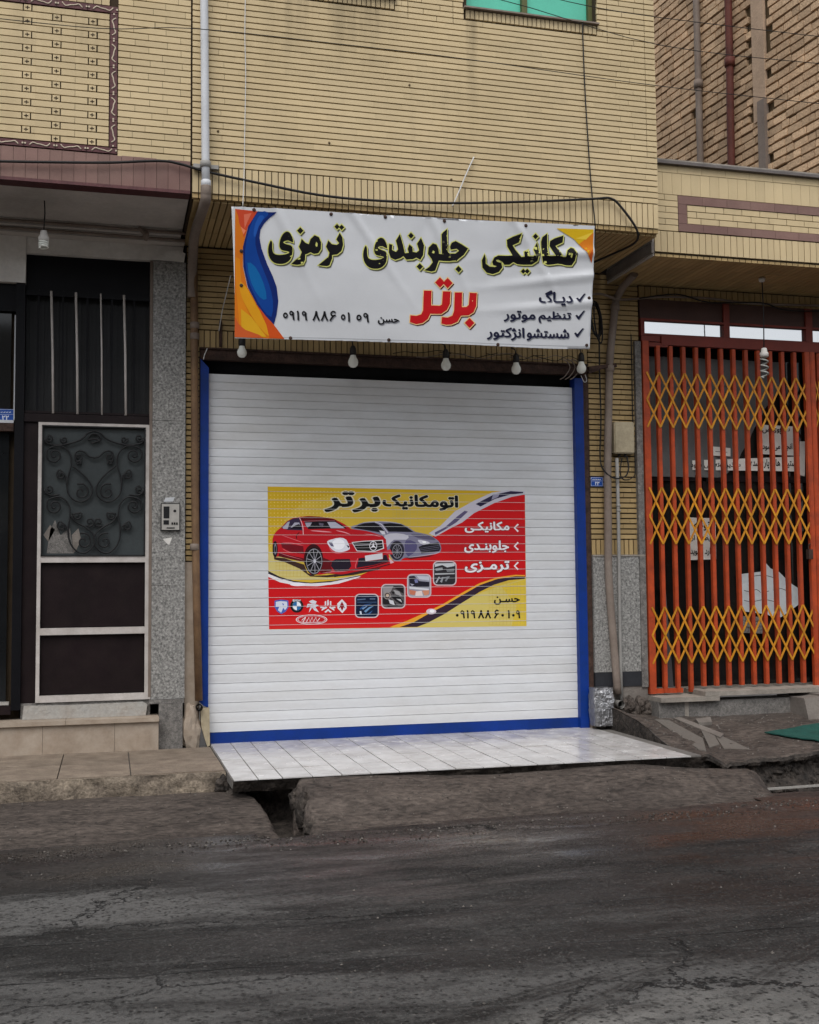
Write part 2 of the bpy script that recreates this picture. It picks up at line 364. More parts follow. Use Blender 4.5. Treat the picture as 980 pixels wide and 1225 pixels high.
def road_material():
    m = bpy.data.materials.new('wet_asphalt'); m.use_nodes = True
    n, l = m.node_tree.nodes, m.node_tree.links; b = n['Principled BSDF']
    geo = n.new('ShaderNodeNewGeometry')
    def vec(sc, loc=(0, 0, 0)):
        t = n.new('ShaderNodeMapping'); t.inputs['Scale'].default_value = sc; t.inputs['Location'].default_value = loc
        l.new(geo.outputs['Position'], t.inputs['Vector']); return t.outputs[0]
    def noi(v, s, d=5, r=.6, dist=0):
        t = n.new('ShaderNodeTexNoise'); t.inputs['Scale'].default_value = s; t.inputs['Detail'].default_value = d; t.inputs['Roughness'].default_value = r; t.inputs['Distortion'].default_value = dist
        l.new(v, t.inputs['Vector']); return t.outputs['Fac']
    def rg(s, a, bb, c, d, smooth=False):
        t = n.new('ShaderNodeMapRange'); t.inputs[1].default_value = a; t.inputs[2].default_value = bb; t.inputs[3].default_value = c; t.inputs[4].default_value = d
        if smooth: t.interpolation_type = 'SMOOTHSTEP'
        l.new(s, t.inputs[0]); return t.outputs[0]
    def mth(op, a, bb=0, cc=0):
        t = n.new('ShaderNodeMath'); t.operation = op
        for i, v in enumerate((a, bb, cc)):
            if isinstance(v, (int, float)): t.inputs[i].default_value = v
            else: l.new(v, t.inputs[i])
        return t.outputs[0]
    def mix(f, a, bb):
        t = n.new('ShaderNodeMix'); t.data_type = 'RGBA'
        for i, v in ((0, f), (6, a), (7, bb)):
            if isinstance(v, tuple): t.inputs[i].default_value = v
            elif isinstance(v, (int, float)): t.inputs[i].default_value = v
            else: l.new(v, t.inputs[i])
        return t.outputs[2]
    pos = vec((1, 1, 1)); strx = vec((.42, 1.6, 1)); sep = n.new('ShaderNodeSeparateXYZ'); l.new(geo.outputs['Position'], sep.inputs[0])
    X, Y = sep.outputs[0], sep.outputs[1]
    wob = mth('MULTIPLY', mth('SUBTRACT', noi(pos, 1.3, 4), .5), .9)
    grain = noi(pos, 95, 3, .75); grain2 = noi(pos, 34, 5, .75)
    base = mix(rg(noi(strx, 1.6, 6, .65), .40, .60, 0, 1), (.0082, .0080, .0080, 1), (.0275, .0262, .0255, 1))
    # dry dust film: lower left stretch and lower right stretch, in streaks along the street
    Yw = mth('ADD', Y, wob)
    slope = mth('ADD', Yw, mth('MULTIPLY', X, .10))
    tex = noi(strx, 5.5, 8, .72, .4)
    def blob(cx, cy, rx, ry, sl=0.0, k=1.0):
        a = mth('MULTIPLY', mth('SUBTRACT', X, cx), 1/rx)
        b2 = mth('MULTIPLY', mth('SUBTRACT', mth('ADD', Y, mth('MULTIPLY', mth('SUBTRACT', X, cx), sl)), cy), 1/ry)
        d = mth('SQRT', mth('ADD', mth('MULTIPLY', a, a), mth('MULTIPLY', b2, b2)))
        d = mth('ADD', d, mth('MULTIPLY', mth('SUBTRACT', tex, .5), 2.6))
        return mth('MULTIPLY', rg(d, .55, 1.15, 1, 0), k)
    dustl = mth('MULTIPLY', rg(noi(strx, 2.3, 7, .68, .3), .50, .62, 0, 1), rg(slope, -3.0, -4.4, 0, .55))
    for bb in ((-.85, -3.28, .95, .30, .18, 1), (-.5, -4.32, .9, .14, .22, .75), (-.9, -4.55, .7, .2, .2, .9), (.95, -4.72, 1.0, .26, .18, .75), (.25, -4.62, .7, .10, .2, .6), (3.5, -3.2, .8, .2, 0, .4)):
        dustl = mth('MAXIMUM', dustl, blob(*bb))
    col = mix(mth('MULTIPLY', dustl, .85), base, (.120, .116, .112, 1))
    near = mth('MULTIPLY', rg(mth('ADD', slope, mth('MULTIPLY', tex, .3)), -4.60, -4.85, 0, 1), rg(tex, .35, .55, .3, 1))
    col = mix(mth('MULTIPLY', near, .85), col, (.20, .192, .18, 1))
    for x0_, y0_, k_, w_ in ((.55, -4.75, .42, .055), (1.15, -4.62, .55, .05), (2.0, -4.4, .6, .06)):
        dx = mth('SUBTRACT', X, x0_)
        d = mth('ABSOLUTE', mth('SUBTRACT', mth('SUBTRACT', Y, y0_), mth('ADD', mth('MULTIPLY', dx, k_), mth('MULTIPLY', mth('MULTIPLY', dx, dx), -.12))))
        tread = mth('MULTIPLY', rg(d, w_*.7, w_*1.3, 1, 0), rg(mth('SINE', mth('MULTIPLY', d, 190)), -.4, .4, .45, 1))
        col = mix(mth('MULTIPLY', mth('MULTIPLY', tread, rg(tex, .38, .5, .2, 1)), rg(mth('ABSOLUTE', dx), .9, .5, 0, .75)), col, (.018, .016, .015, 1))
    glare = blob(1.35, -2.52, .55, .28, .1, .8)  # shutter's glare on the wet stones, painted as a paler speckled patch
    glare = mth('MULTIPLY', glare, rg(grain, .42, .58, 0, 1)); col = mix(glare, col, (.12, .115, .11, 1))
    # brown mud near the ramps on the right
    mud = mth('MULTIPLY', rg(Yw, -3.1, -2.2, 0, 1, True), rg(X, .8, 3.0, .35, 1))
    col = mix(mth('MULTIPLY', mud, .8), col, (.058, .040, .034, 1))
    # light aggregate specks
    sp = rg(grain, .58, .70, 0, .6); col = mix(sp, col, (.17, .16, .15, 1))
    dk = rg(grain2, .36, .50, .8, 0); col = mix(dk, col, (.015, .014, .0135, 1))
    def specks(sc, th, seed):
        t = n.new('ShaderNodeTexVoronoi'); t.inputs['Scale'].default_value = sc; l.new(vec((1, 1, 1), (seed, 0, 0)), t.inputs['Vector'])
        s1 = n.new('ShaderNodeSeparateColor'); l.new(t.outputs['Color'], s1.inputs[0])
        return mth('MULTIPLY', rg(t.outputs['Distance'], .18, .42, 1, 0), rg(s1.outputs[0], th, min(1, th+.12), 0, 1))
    patch = rg(noi(pos, 3.1, 4), .38, .6, .35, 1)
    col = mix(mth('MULTIPLY', mth('MULTIPLY', specks(52, .74, 0), patch), .5), col, (.14, .134, .126, 1))
    col = mix(mth('MULTIPLY', specks(80, .60, 5), .4), col, (.085, .094, .088, 1))
    col = mix(mth('MULTIPLY', specks(45, .62, 9), .9), col, (.009, .0085, .008, 1))
    col = mix(mth('MULTIPLY', specks(26, .90, 2), .8), col, (.010, .009, .0085, 1))
    # long joints of laid asphalt strips and branching cracks
    def crack(v, s, w_, th=.5):
        t = n.new('ShaderNodeTexVoronoi'); t.feature = 'DISTANCE_TO_EDGE'; t.inputs['Scale'].default_value = s
        a = n.new('ShaderNodeVectorMath'); a.operation = 'MULTIPLY_ADD'
        nn = n.new('ShaderNodeTexNoise'); nn.inputs['Scale'].default_value = 5; nn.inputs['Detail'].default_value = 5; nn.inputs['Roughness'].default_value = .7
        l.new(geo.outputs['Position'], nn.inputs['Vector'])
        l.new(nn.outputs['Color'], a.inputs[0]); a.inputs[1].default_value = (.28, .28, 0); l.new(v, a.inputs[2]); l.new(a.outputs[0], t.inputs['Vector'])
        return rg(t.outputs['Distance'], w_*.3, w_, 1, 0)
    ck = crack(vec((.33, .85, 0), (.2, .37, 0)), 1.0, .0065)
    ck = mth('MULTIPLY', ck, rg(noi(pos, 1.1, 3), .40, .52, 0, 1))
    ck2 = mth('MULTIPLY', crack(vec((.9, 1.6, 0), (3.1, .7, 0)), 1.0, .010), rg(noi(pos, .8, 2), .50, .58, 0, .8))
    ck = mth('MINIMUM', mth('ADD', ck, ck2), 1)
    def joint(y0, sl, lo, hi):
        d = mth('ABSOLUTE', mth('SUBTRACT', mth('ADD', mth('ADD', Y, mth('MULTIPLY', X, sl)), mth('MULTIPLY', mth('SUBTRACT', noi(pos, 2.2, 6, .7), .5), .10)), y0))
        return rg(d, .002, .008, 1, 0)
    jl = mth('MAXIMUM', joint(-3.74, .03, 0, 1), mth('MULTIPLY', joint(-4.20, .07, 0, 1), rg(noi(pos, 1.7, 3), .42, .5, 0, 1)))
    ck = mth('MAXIMUM', ck, mth('MULTIPLY', jl, .85))
    col = mix(mth('MULTIPLY', ck, .9), col, (.008, .008, .008, 1))
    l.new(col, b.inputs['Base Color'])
    # wetness: damp by the ramps
    wetn = rg(noi(strx, 1.9, 6, .6), .42, .60, 0, 1)
    wet = mth('MULTIPLY', rg(Yw, -4.3, -2.7, .35, 1, True), wetn)
    dry = mth('SUBTRACT', 1, mth('MAXIMUM', dustl, near))
    ro = mth('SUBTRACT', rg(grain2, .3, .7, .78, .55), mth('MULTIPLY', mth('MULTIPLY', wet, dry), .42))
    pool_ = mth('MULTIPLY', rg(mth('ABSOLUTE', mth('ADD', mth('ADD', Y, mth('MULTIPLY', mth('SUBTRACT', noi(pos, 3, 5), .5), .3)), 2.36)), .0, .07, 1, 0), rg(noi(strx, 2.2, 5), .46, .54, 0, 1))
    ro = mth('SUBTRACT', ro, mth('MULTIPLY', pool_, .40)); ro = mth('SUBTRACT', ro, mth('MULTIPLY', blob(1.35, -2.75, .75, .75, .1, 1), mth('MULTIPLY', rg(grain, .42, .55, 0, 1), .26)))
    l.new(mth('MAXIMUM', ro, .08), b.inputs['Roughness']); l.new(rg(mth('MAXIMUM', mth('MULTIPLY', wet, dry), pool_), 0, 1, .14, .62), b.inputs['Specular IOR Level'])
    bp = n.new('ShaderNodeBump'); l.new(rg(mth('MAXIMUM', mth('MULTIPLY', wet, dry), pool_), 0, 1, .75, .16), bp.inputs['Strength']); bp.inputs['Distance'].default_value = .016
    hgt = mth('SUBTRACT', mth('ADD', mth('MULTIPLY', grain, .45), mth('ADD', mth('MULTIPLY', grain2, .5), mth('MULTIPLY', noi(pos, 12, 5, .6), .9))), mth('MULTIPLY', ck, 1.6))
    l.new(hgt, bp.inputs['Height']); l.new(bp.outputs[0], b.inputs['Normal'])
    return m
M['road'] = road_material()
def road_h(x, y):
    z = -.205+.010*fbm(x, y, .8, 3)+.0035*fbm(x, y, 5, 4, 3.1)
    z -= .20*sm(.06, .14, x)*sm(.42, .34, x)*sm(-2.20, -2.12, y+.04*fbm(x, y, 9, 3))
    z -= .055*sm(2.9, 3.6, x)*sm(-2.0, -1.6, y)
    z += .012*sm(-2.6, -2.2, y)*(1-sm(3, 3.4, x))
    z += .022*sm(-3.2, -6, y)
    z -= .010*sm(.12, .0, abs(y+2.42-.03*x))  # shallow wheel-side gutter line by the ramps
    return z
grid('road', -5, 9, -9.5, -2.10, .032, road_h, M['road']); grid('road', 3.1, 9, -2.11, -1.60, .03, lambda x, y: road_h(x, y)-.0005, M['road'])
gb = MB(); gb.add([(-300, -300, -.23), (300, -300, -.23), (300, -8.9, -.23), (-300, -8.9, -.23)], [(0, 1, 2, 3)])
gb.build('far_road', M['ground'], kind='structure')
# bed of the street channel
def ditch_h(x, y): return -.315+.03*fbm(x, y, 4, 4, 9)
grid('drain_channel', -5, 9, -2.25, -1.05, .025, ditch_h, M['rubble'])

dw = MB(); n = 150; V = []
for i in range(n+1):
    x = .0+3.05*i/n
    for j in range(8):
        z = -.07-.42*j/7; V.append((x, -1.30+.05*fbm(x, z, 6, 5, 33)+.02*fbm(x, z, 24, 3, 3), z))
dw.add(V, [(i*8+j, (i+1)*8+j, (i+1)*8+j+1, i*8+j+1) for i in range(n) for j in range(7)])
dw.build('drain_wall', M['rubble'], kind='structure')
def lm_h(x, y):
    edge = .125+.03*fbm(x*.2, y, 6, 4, 5)+(-.10*(y+1.2))
    t = sm(-2.2+.05*fbm(x, 0, 2, 4, 3), -1.35, y)
    z = -.235+t*.115+.009*fbm(x*.7, y, 2.4, 5, 2)+.0045*fbm(x*.5, y*2, 6, 5, 22)
    z -= .34*sm(edge-.03, edge+.10, x)
    return z
grid('mortar_ramp_left', -5, .33, -2.3, -1.17, .02, lm_h, M['mortar'])
def mm_h(x, y):
    f = -2.16+.035*fbm(x, 0, 2.2, 4, 7)+.10*sm(2.5, 3.4, x)
    t = .10*sm(f-.008, f+.012, y)+.90*sm(f-.02, -1.60, y)
    top = -.030-.020*sm(1.0, 2.0, x)-.05*sm(2.4, 3.3, x)
    z = -.232+t*(top+.232)+.008*fbm(x*.6, y, 3, 5, 4)+.0045*fbm(x*.5+y*.3, y*3, 5, 5, 14)+.004*sm(f-.03, f+.03, y)
    z += .012*math.sin(x*3.1)*t+.014*sm(.025, 0, abs(y-f-.012))*sm(2.0, 1.2, x)
    e = .33+.05*fbm(0, y, 7, 4, 1)+.02*fbm(x, y, 20, 3, 1)
    z -= .40*(1-sm(e-.01, e+.05, x))
    z -= .30*sm(3.25+.12*fbm(y, y, 3, 2), 3.62, x)*sm(-2.05, -1.75, y)
    return z
grid('mortar_ramp', .22, 3.75, -2.24, -1.5, .018, mm_h, M['mortar'])

# left pavement
pv = MB(); pv.box((-5, -1.17, -.30), (-.015, .02, -.012)); pavement = pv.build('pavement', M['grout'], kind='structure')
xs = [-5, -4.55, -4.1, -3.65, -3.2, -2.75, -2.3, -1.85, -1.40, -.99, -.57, -.012]
for i, (a, b_) in enumerate(zip(xs[:-1], xs[1:])):
    for ya, yb in ((-1.185, -.66), (-.655, -.13)):
        z = random.uniform(-.001, .002)
        p = MB(); t = .0035
        p.prism([(a+t, ya, -.02+z), (b_-t, ya, -.02+z), (b_-t+.0, yb-t, -.02+z), (a+t, yb-t, -.02+z)], (0, 0, .021))
        p.build('paving_slab', M['terrazzo'], pavement)
# rough kerb face
def kerb():
    b = MB(); n = 260; rows = 9; V = []
    for i in range(n+1):
        x = -5+4.99*i/n
        for j in range(rows+1):
            t = j/rows; z = -.004-.17*t
            y = -1.205-.02*t+.016*fbm(x, z, 9, 5, 3)*(t > 0)+.012*fbm(x, z, 40, 3, 8)*(t > 0)
            V.append((x, y, z+(.004*fbm(x, 0, 12, 3, 2) if j == 0 else 0)))
    F = [(i*(rows+1)+j, (i+1)*(rows+1)+j, (i+1)*(rows+1)+j+1, i*(rows+1)+j+1) for i in range(n) for j in range(rows)]
    k = len(V); V += [(-5, -1.16, -.004), (-.01, -1.16, -.004), (-.01, -1.16, -.17)]
    b.add(V, F, smooth=True)
    for i in range(n): b.add([V[i*(rows+1)], V[(i+1)*(rows+1)], (V[(i+1)*(rows+1)][0], -1.165, -.0035), (V[i*(rows+1)][0], -1.165, -.0035)], [(0, 1, 2, 3)])
    return b
kerb().build('kerb', M['kerb'], kind='structure')
# broken end of the pavement beside the white tiles
def rubble_lump(c, r, n, m=None, seed=0, flat=.7):
    b = MB(); bm = bmesh.new(); bmesh.ops.create_icosphere(bm, subdivisions=3, radius=1)
    for v in bm.verts:
        d = 1+.32*mnoise.fractal(v.co*1.7+Vector((seed, 0, 0)), 1, 2, 4)
        v.co = Vector((c[0]+v.co.x*r[0]*d, c[1]+v.co.y*r[1]*d, c[2]+v.co.z*r[2]*d))
    me = bpy.data.meshes.new(n); bm.to_mesh(me); bm.free()
    me.polygons.foreach_set('use_smooth', [False]*len(me.polygons))
    return me
for c, r in (((-.03, -1.19, -.09), (.05, .05, .07)), ((.03, -1.30, -.13), (.05, .06, .04)), ((.38, -1.72, -.17), (.05, .07, .10)), ((.35, -1.60, -.12), (.04, .05, .06)), ((.20, -2.02, -.34), (.08, .09, .06)), ((.28, -1.85, -.36), (.07, .09, .08)), ((.12, -1.75, -.30), (.05, .09, .09)), ((.31, -2.10, -.27), (.05, .05, .04)), ((.10, -2.06, -.26), (.05, .06, .04)), ((.40, -1.95, -.22), (.06, .05, .05))):
    o = link('concrete_lump', rubble_lump(c, r, 'concrete_lump', seed=c[0]*9), M['rubble'], kind='stuff')

# tiled apron
AP = MB(); AP.box((-.005, -1.50, -.055), (3.03, .30, -.006)); apron = AP.build('tiled_apron', M['grout'], kind='structure')
xe = [0, .143, .286]+[.286+.1765*k for k in range(1, 16)]
for a0, a1 in zip(xe[:-1], xe[1:]):
    a1 = min(a1, 3.035)
    st = random.uniform(-.05, .05)
    ye = [-1.55]+[-1.55+.37*k+st for k in range(1, 5)]+[.28]
    for ya, yb in zip(ye[:-1], ye[1:]):
        b = MB(); g = .003; z = random.uniform(-.0012, .0012); tl = random.uniform(-.001, .001)
        b.add([(a0+g, ya+g, -.006), (a1-g, ya+g, -.006), (a1-g, yb-g, -.006), (a0+g, yb-g, -.006),
               (a0+g, ya+g, z-tl), (a1-g, ya+g, z+tl), (a1-g, yb-g, z+tl), (a0+g, yb-g, z-tl)],
              [(0, 3, 2, 1), (4, 5, 6, 7), (0, 1, 5, 4), (1, 2, 6, 5), (2, 3, 7, 6), (3, 0, 4, 7)])
        b.build('floor_tile', M['white_tile'], apron)
# crumbly mortar under the apron's front edge
def edge_h():
    b = MB(); n = 160; V = []
    for i in range(n+1):
        x = -.0+3.05*i/n
        for j in range(5):
            z = -.010-.070*j/4
            V.append((x, -1.536+.012*j+.016*fbm(x, z, 11, 4, 6)*(j > 0)-.004, z))
    b.add(V, [(i*5+j, (i+1)*5+j, (i+1)*5+j+1, i*5+j+1) for i in range(n) for j in range(4)], smooth=False)
    return b
edge_h().build('apron_edge', M['rubble'], apron)

# right pavement, cracked and sunk
def rp_front(x): return -1.40+.16*sm(3.1, 4.2, x)+.035*fbm(x, 0, 3, 4, 11)+.014*fbm(x, 0, 14, 4, 5)
def rp_top(x, y):
    z = -.066+(y+1.25)*.135+.009*fbm(x, y, 2.5, 5, 12)
    z += .085*sm(3.42, 3.12, x+.16*(y+.9))*sm(-1.45, -.5, y)      # mortar banked up against the pier
    z = z+(max(z, -.012)-z)*sm(3.30, 3.12, x)
    z -= .014*sm(.022, .0, abs(x-3.62-.25*y-.08*fbm(x, y, 3, 4, 1)))
    z += .007*fbm(x, y, 9, 4, 21)
    return z
def rp_h(x, y): return rp_top(x, y)
def sunken():
    x0, x1, nx, ny = 3.037, 8.0, 300, 70
    V = []
    for i in range(nx+1):
        x = x0+(x1-x0)*i/nx; f = rp_front(x)
        for j in range(ny+1):
            y = f+(.3-f)*(j/ny)**1.4; V.append((x, y, rp_top(x, y)-.006*(1-sm(0, .03, y-f))))
    F = [(i*(ny+1)+j, (i+1)*(ny+1)+j, (i+1)*(ny+1)+j+1, i*(ny+1)+j+1) for i in range(nx) for j in range(ny)]
    me = bpy.data.meshes.new('sunken_pavement'); me.from_pydata(V, [], F); me.polygons.foreach_set('use_smooth', [True]*len(F))
    sp = link('sunken_pavement', me, M['mortar'], kind='structure')
    # broken face below the crust
    nx = 420; rows = 16; V = []
    for i in range(nx+1):
        x = x0+(x1-x0)*i/nx; f = rp_front(x); zt = rp_top(x, f)-.006
        cr_ = .045+.018*fbm(x, 0, 4, 4, 8)
        for j in range(rows+1):
            d = .33*j/rows
            if d < cr_: y = f-.012*math.sin(min(1, d/cr_)*3.1)+.006*fbm(x, d, 18, 4, 3)
            else: y = f+.030*(1-sm(cr_+.02, .24, d))-.06*sm(.08, .33, d)+.035*fbm(x, d*1.4, 9, 5, 15)+.014*fbm(x, d, 34, 3, 2)
            V.append((x, y, zt-d))
    F = [(i*(rows+1)+j, (i+1)*(rows+1)+j, (i+1)*(rows+1)+j+1, i*(rows+1)+j+1) for i in range(nx) for j in range(rows)]
    me = bpy.data.meshes.new('broken_edge'); me.from_pydata(V, [], F); me.polygons.foreach_set('use_smooth', [False]*len(F))
    link('broken_edge', me, M['rubble'], sp)
    V = [(x0, -1.55+1.6*k/40, z) for k in range(41) for z in (0, 1)]
    V = [(x, y, (rp_top(x, max(y, rp_front(x)))-.004 if z else -.4)) for x, y, z in V if y > rp_front(x)-.0]
    me = bpy.data.meshes.new('broken_edge'); me.from_pydata(V, [], [(2*k, 2*k+1, 2*k+3, 2*k+2) for k in range(len(V)//2-1)]); link('broken_edge', me, M['rubble'], sp)
sunken()

for i in range(40):
    x = random.uniform(3.05, 5.2); s = random.uniform(.012, .04)
    link('rubble_lump', rubble_lump((x, rp_front(x)-.07+random.uniform(-.06, .02), random.uniform(-.34, -.24)), (s*1.3, s, s*.8), 'rubble_lump', seed=i), M['rubble'], kind='stuff')

def slab(name, pts, zf, th, material, **kw):
    P = [onz(x, y, zf) for x, y in pts]
    zz = []
    for (x, y), q in zip(pts, P):
        for _ in range(12): q = onz(x, y, .5*q.z+.5*rp_h(q.x, q.y))
        zz.append(q)
    b = MB(); b.prism([(p.x, p.y, p.z-.008) for p in zz], (0, 0, th)); return b.build(name, material, **kw)
slab('stone_strip', [(783, 861), (800, 862), (841, 884), (845, 899), (836, 897)], 0, .013, M['worn_stone'], label='long pale stone strip set in the pavement from the gate step towards the tiles', cat='paving stone', group='loose stones in the sunken pavement')
slab('stone_strip', [(838, 872), (850, 872), (861, 891), (849, 895)], 0, .013, M['worn_stone'], label='short pale stone block lying second from the tiles in the sunken pavement', cat='paving stone', group='loose stones in the sunken pavement')
slab('stone_strip', [(855, 879), (866, 882), (898, 897), (866, 896)], 0, .012, M['worn_stone'], label='pointed pale stone block lying nearest the green mat', cat='paving stone', group='loose stones in the sunken pavement')
slab('plank', [(806, 861), (814, 860), (866, 880), (862, 884)], 0, .022, M['concrete'], label='narrow grey plank lying on the sunken pavement before the gate step', cat='plank')
slab('stone_chip', [(832, 863), (850, 861), (852, 867), (836, 868)], 0, .030, M['concrete'], label='small grey chunk of stone at the foot of the granite step', cat='stone')
# mat
b = MB(); q = [(3.96, -.76), (4.6, -.60), (5.4, -.62), (5.4, -1.12), (4.28, -1.17)]
fr = []
P = [Vector((x, y, rp_h(x, y)+.012)) for x, y in q]
bm = bmesh.new(); f = bm.faces.new([bm.verts.new(p) for p in P]); bmesh.ops.triangulate(bm, faces=[f]); bmesh.ops.subdivide_edges(bm, edges=bm.edges, cuts=12, use_grid_fill=True)
for v in bm.verts: v.co.z = rp_h(v.co.x, v.co.y)+.011+.004*fbm(v.co.x, v.co.y, 5, 3)
bmesh.ops.solidify(bm, geom=bm.faces, thickness=.008); me = bpy.data.meshes.new('door_mat'); bm.to_mesh(me); bm.free()
link('door_mat', me, M['mat_green'], label='dark green mat lying on the pavement before the orange gate', cat='mat')
b = MB(); a, c = onz(888, 946, -.25), onz(1060, 934, -.25)
b.bar(a, c, .014, .012); b.build('metal_strip', M['alu'], label='thin pale metal strip along the gutter at the right road edge', cat='metal strip')

# grit and small stones gathered along the ramps, the channel and over the road
def gravel(n, pick, m, name):
    b = MB()
    for i in range(n):
        x, y, z, s = pick(); a = random.uniform(0, 6.28); q = []
        for dx, dy, dz in ((1, 0, 0), (-.5, .9, 0), (-.6, -.8, 0), (.1, .0, .8), (0, 0, -.6)):
            k = random.uniform(.7, 1.3); q.append((x+(dx*math.cos(a)-dy*math.sin(a))*s*k, y+(dx*math.sin(a)+dy*math.cos(a))*s*k, z+dz*s*k))
        b.add(q, [(0, 1, 3), (1, 2, 3), (2, 0, 3), (1, 0, 4), (2, 1, 4), (0, 2, 4)])
    return b.build(name, m, kind='stuff')
def pk_edge():
    x = random.uniform(-1.6, 3.6); y = -2.22+.10*sm(2.5, 3.4, x)-abs(random.gauss(0, .10)) if x > .3 else -2.20-abs(random.gauss(0, .10))
    return x, y, road_h(x, y)+.002, random.uniform(.003, .009)
def pk_road():
    x, y = random.uniform(-2.2, 4.5), random.uniform(-5.6, -2.3); return x, y, road_h(x, y)+.001, random.uniform(.002, .0065)*(1.6 if random.random() < .06 else 1)
def pk_ramp():
    if random.random() < .35: x, y = random.uniform(-1.8, .0), random.uniform(-2.1, -1.22); return x, y, lm_h(x, y)+.001, random.uniform(.003, .008)
    x, y = random.uniform(.4, 3.3), random.uniform(-2.1, -1.56); return x, y, mm_h(x, y)+.001, random.uniform(.003, .008)
def pk_pave():
    x, y = random.uniform(3.06, 5), random.uniform(-1.25, -.25); return x, y, rp_h(x, y)+.001, random.uniform(.003, .010)
M['grit'] = mat('pale_grit', (.12, .108, .096, 1), .8, .3, 30, 0, rnd=.5)
M['grit_d'] = mat('dark_grit', (.05, .043, .037, 1), .7, .3, 30, 0, rnd=.4)
gravel(260, pk_edge, M['grit'], 'gravel'); gravel(500, pk_edge, M['grit_d'], 'gravel')
gravel(420, pk_road, M['grit'], 'gravel'); gravel(260, pk_ramp, M['grit'], 'gravel'); gravel(260, pk_ramp, M['grit_d'], 'gravel'); gravel(320, pk_pave, M['grit'], 'gravel')

# ================================================================== LEFT BUILDING (dwelling with the iron door)
LB = thing('brick_house', 'yellow brick house with mauve tile band and dark iron door, left of the shutter', 'house', (-1.6, 0, 0))
XL = -3.6
core = MB()
core.box((XL, -.984, 3.83), (-.214, .3, 9.0))                       # upper storey body
core.box((XL, .10, -.2), (-1.30, .35, 3.83)); core.box((XL, .25, -.2), (-.2, .4, 3.83))
core.build('wall', M['joint'], LB)
pool = Pool(LB, 'brick', 'brickwork', M['brick'])
PX0, PX1, PZ0, PZ1 = -3.05, -.727, 3.892, 4.757                      # framed panel
tile_cols = [on(x, 100, -1).x for x in (32, 67.5, 110.5)]
cols = sorted(set([round(c, 3) for c in tile_cols]+[round(tile_cols[0]-.245*k, 3) for k in range(1, 7)]))
h = .0433; nrow = 20; holes = []; spots = []
for ci, cx in enumerate(reversed(cols)):
    for i in range(nrow):
        odd = (i % 2 == 0) if ci in (0, 1) else (i % 2 == (1 if ci % 2 == 0 else 0))
        if odd:
            za, zb = PZ0+i*h, PZ0+(i+1)*h
            holes.append((cx-.026, cx+.026, za+.004, zb-.004)); spots.append((cx, (za+zb)/2))
courses(pool, PX0, PX1, PZ0, PZ0+nrow*h, -1.0, h, .235, .0065, cuts=[], stack=True, holes=holes)
courses(pool, -.675, -.218, 3.835, 5.9, -1.0, h, .2, .0068)
courses(pool, XL, PX0-.05, 3.835, 5.9, -1.0, h, .2, .0068)
soldiers(pool, PX0, -.727, 4.812, 5.0, -1.0, .05, .004)
courses(pool, PX0-.05, -.677, 5.005, 5.9, -1.0, h, .2, .0068)
pool.flush()
tb = MB()
sq = MB(); sq.box((-.022, -.010, -.0185), (.022, .010, .0185), M['brick'])
for a, b_ in (((-.013, -.003), (.013, .003)), ((-.003, -.011), (.003, .011))):
    sq.box((a[0], -.0112, a[1]), (b_[0], -.0098, b_[1]), M['joint'])
sqm = sq.mesh('decorative_tile'); pl = wloc(LB)
for x, z in spots:
    o = bpy.data.objects.new('decorative_tile', sqm); COL.objects.link(o); o.parent = LB; o.location = Vector((x, -.992, z))-pl
def border(x0, z0, x1, z1, hor):
    """mauve glazed border with a raised cream scroll pattern, tile by tile"""
    L = .19; n = max(1, int(round(((x1-x0) if hor else (z1-z0))/L)))
    for i in range(n):
        a, b_ = i/n, (i+1)/n
        q = (x0+(x1-x0)*a, z0, x0+(x1-x0)*b_, z1) if hor else (x0, z0+(z1-z0)*a, x1, z0+(z1-z0)*b_)
        b = MB(); g = .0015
        b.box((q[0]+g, -1.004, q[1]+g), (q[2]-g, -.984, q[3]-g), M['purple_dark'])
        cx, cz = (q[0]+q[2])/2, (q[1]+q[3])/2; W_ = (q[2]-q[0] if hor else q[3]-q[1]); H_ = (q[3]-q[1] if hor else q[2]-q[0])
        def pt(u, v): return (cx+u*W_, -1.005, cz+v*H_) if hor else (cx+v*H_, -1.005, cz+u*W_)
        fl = 1 if i % 2 else -1
        path = cr([pt(-.33, .25*fl), pt(-.22, -.2*fl), pt(-.08, -.05*fl), pt(.08, .05*fl), pt(.22, .2*fl), pt(.33, -.25*fl)], 4)
        b.tube(path, .0045, 5, M['cream'])
        for s_ in (-.46, .46): b.box([c-.005 for c in pt(s_, 0)], [c+.005 for c in pt(s_, 0)], M['cream'])
        b.build('border_tile', None, LB)
border(PX0-.05, 3.848, -.675, 3.888, True); border(PX0-.05, 4.762, -.675, 4.806, True)
border(-.725, 3.890, -.677, 4.760, False)
# mauve band of upright tiles under it
x = XL
while x < -.222:
    xb = min(x+.072, -.220)
    b = MB(); b.box((x+.001, -1.0+random.uniform(-.001, .001), 3.648), (xb-.001, -.93, 3.842)); b.build('band_tile', M['purple'], LB); x += .072
b = MB(); b.box((XL, -1.012, 3.626), (-.222, -.90, 3.6465)); b.build('drip_edge', M['purple_dark'], LB)
b = MB(); b.box((XL, -.93, 3.66), (-.222, 0.3, 3.829)); b.box((XL, -.899, 3.640), (-.222, .1, 3.661)); b.build('soffit', M['plaster'], LB)
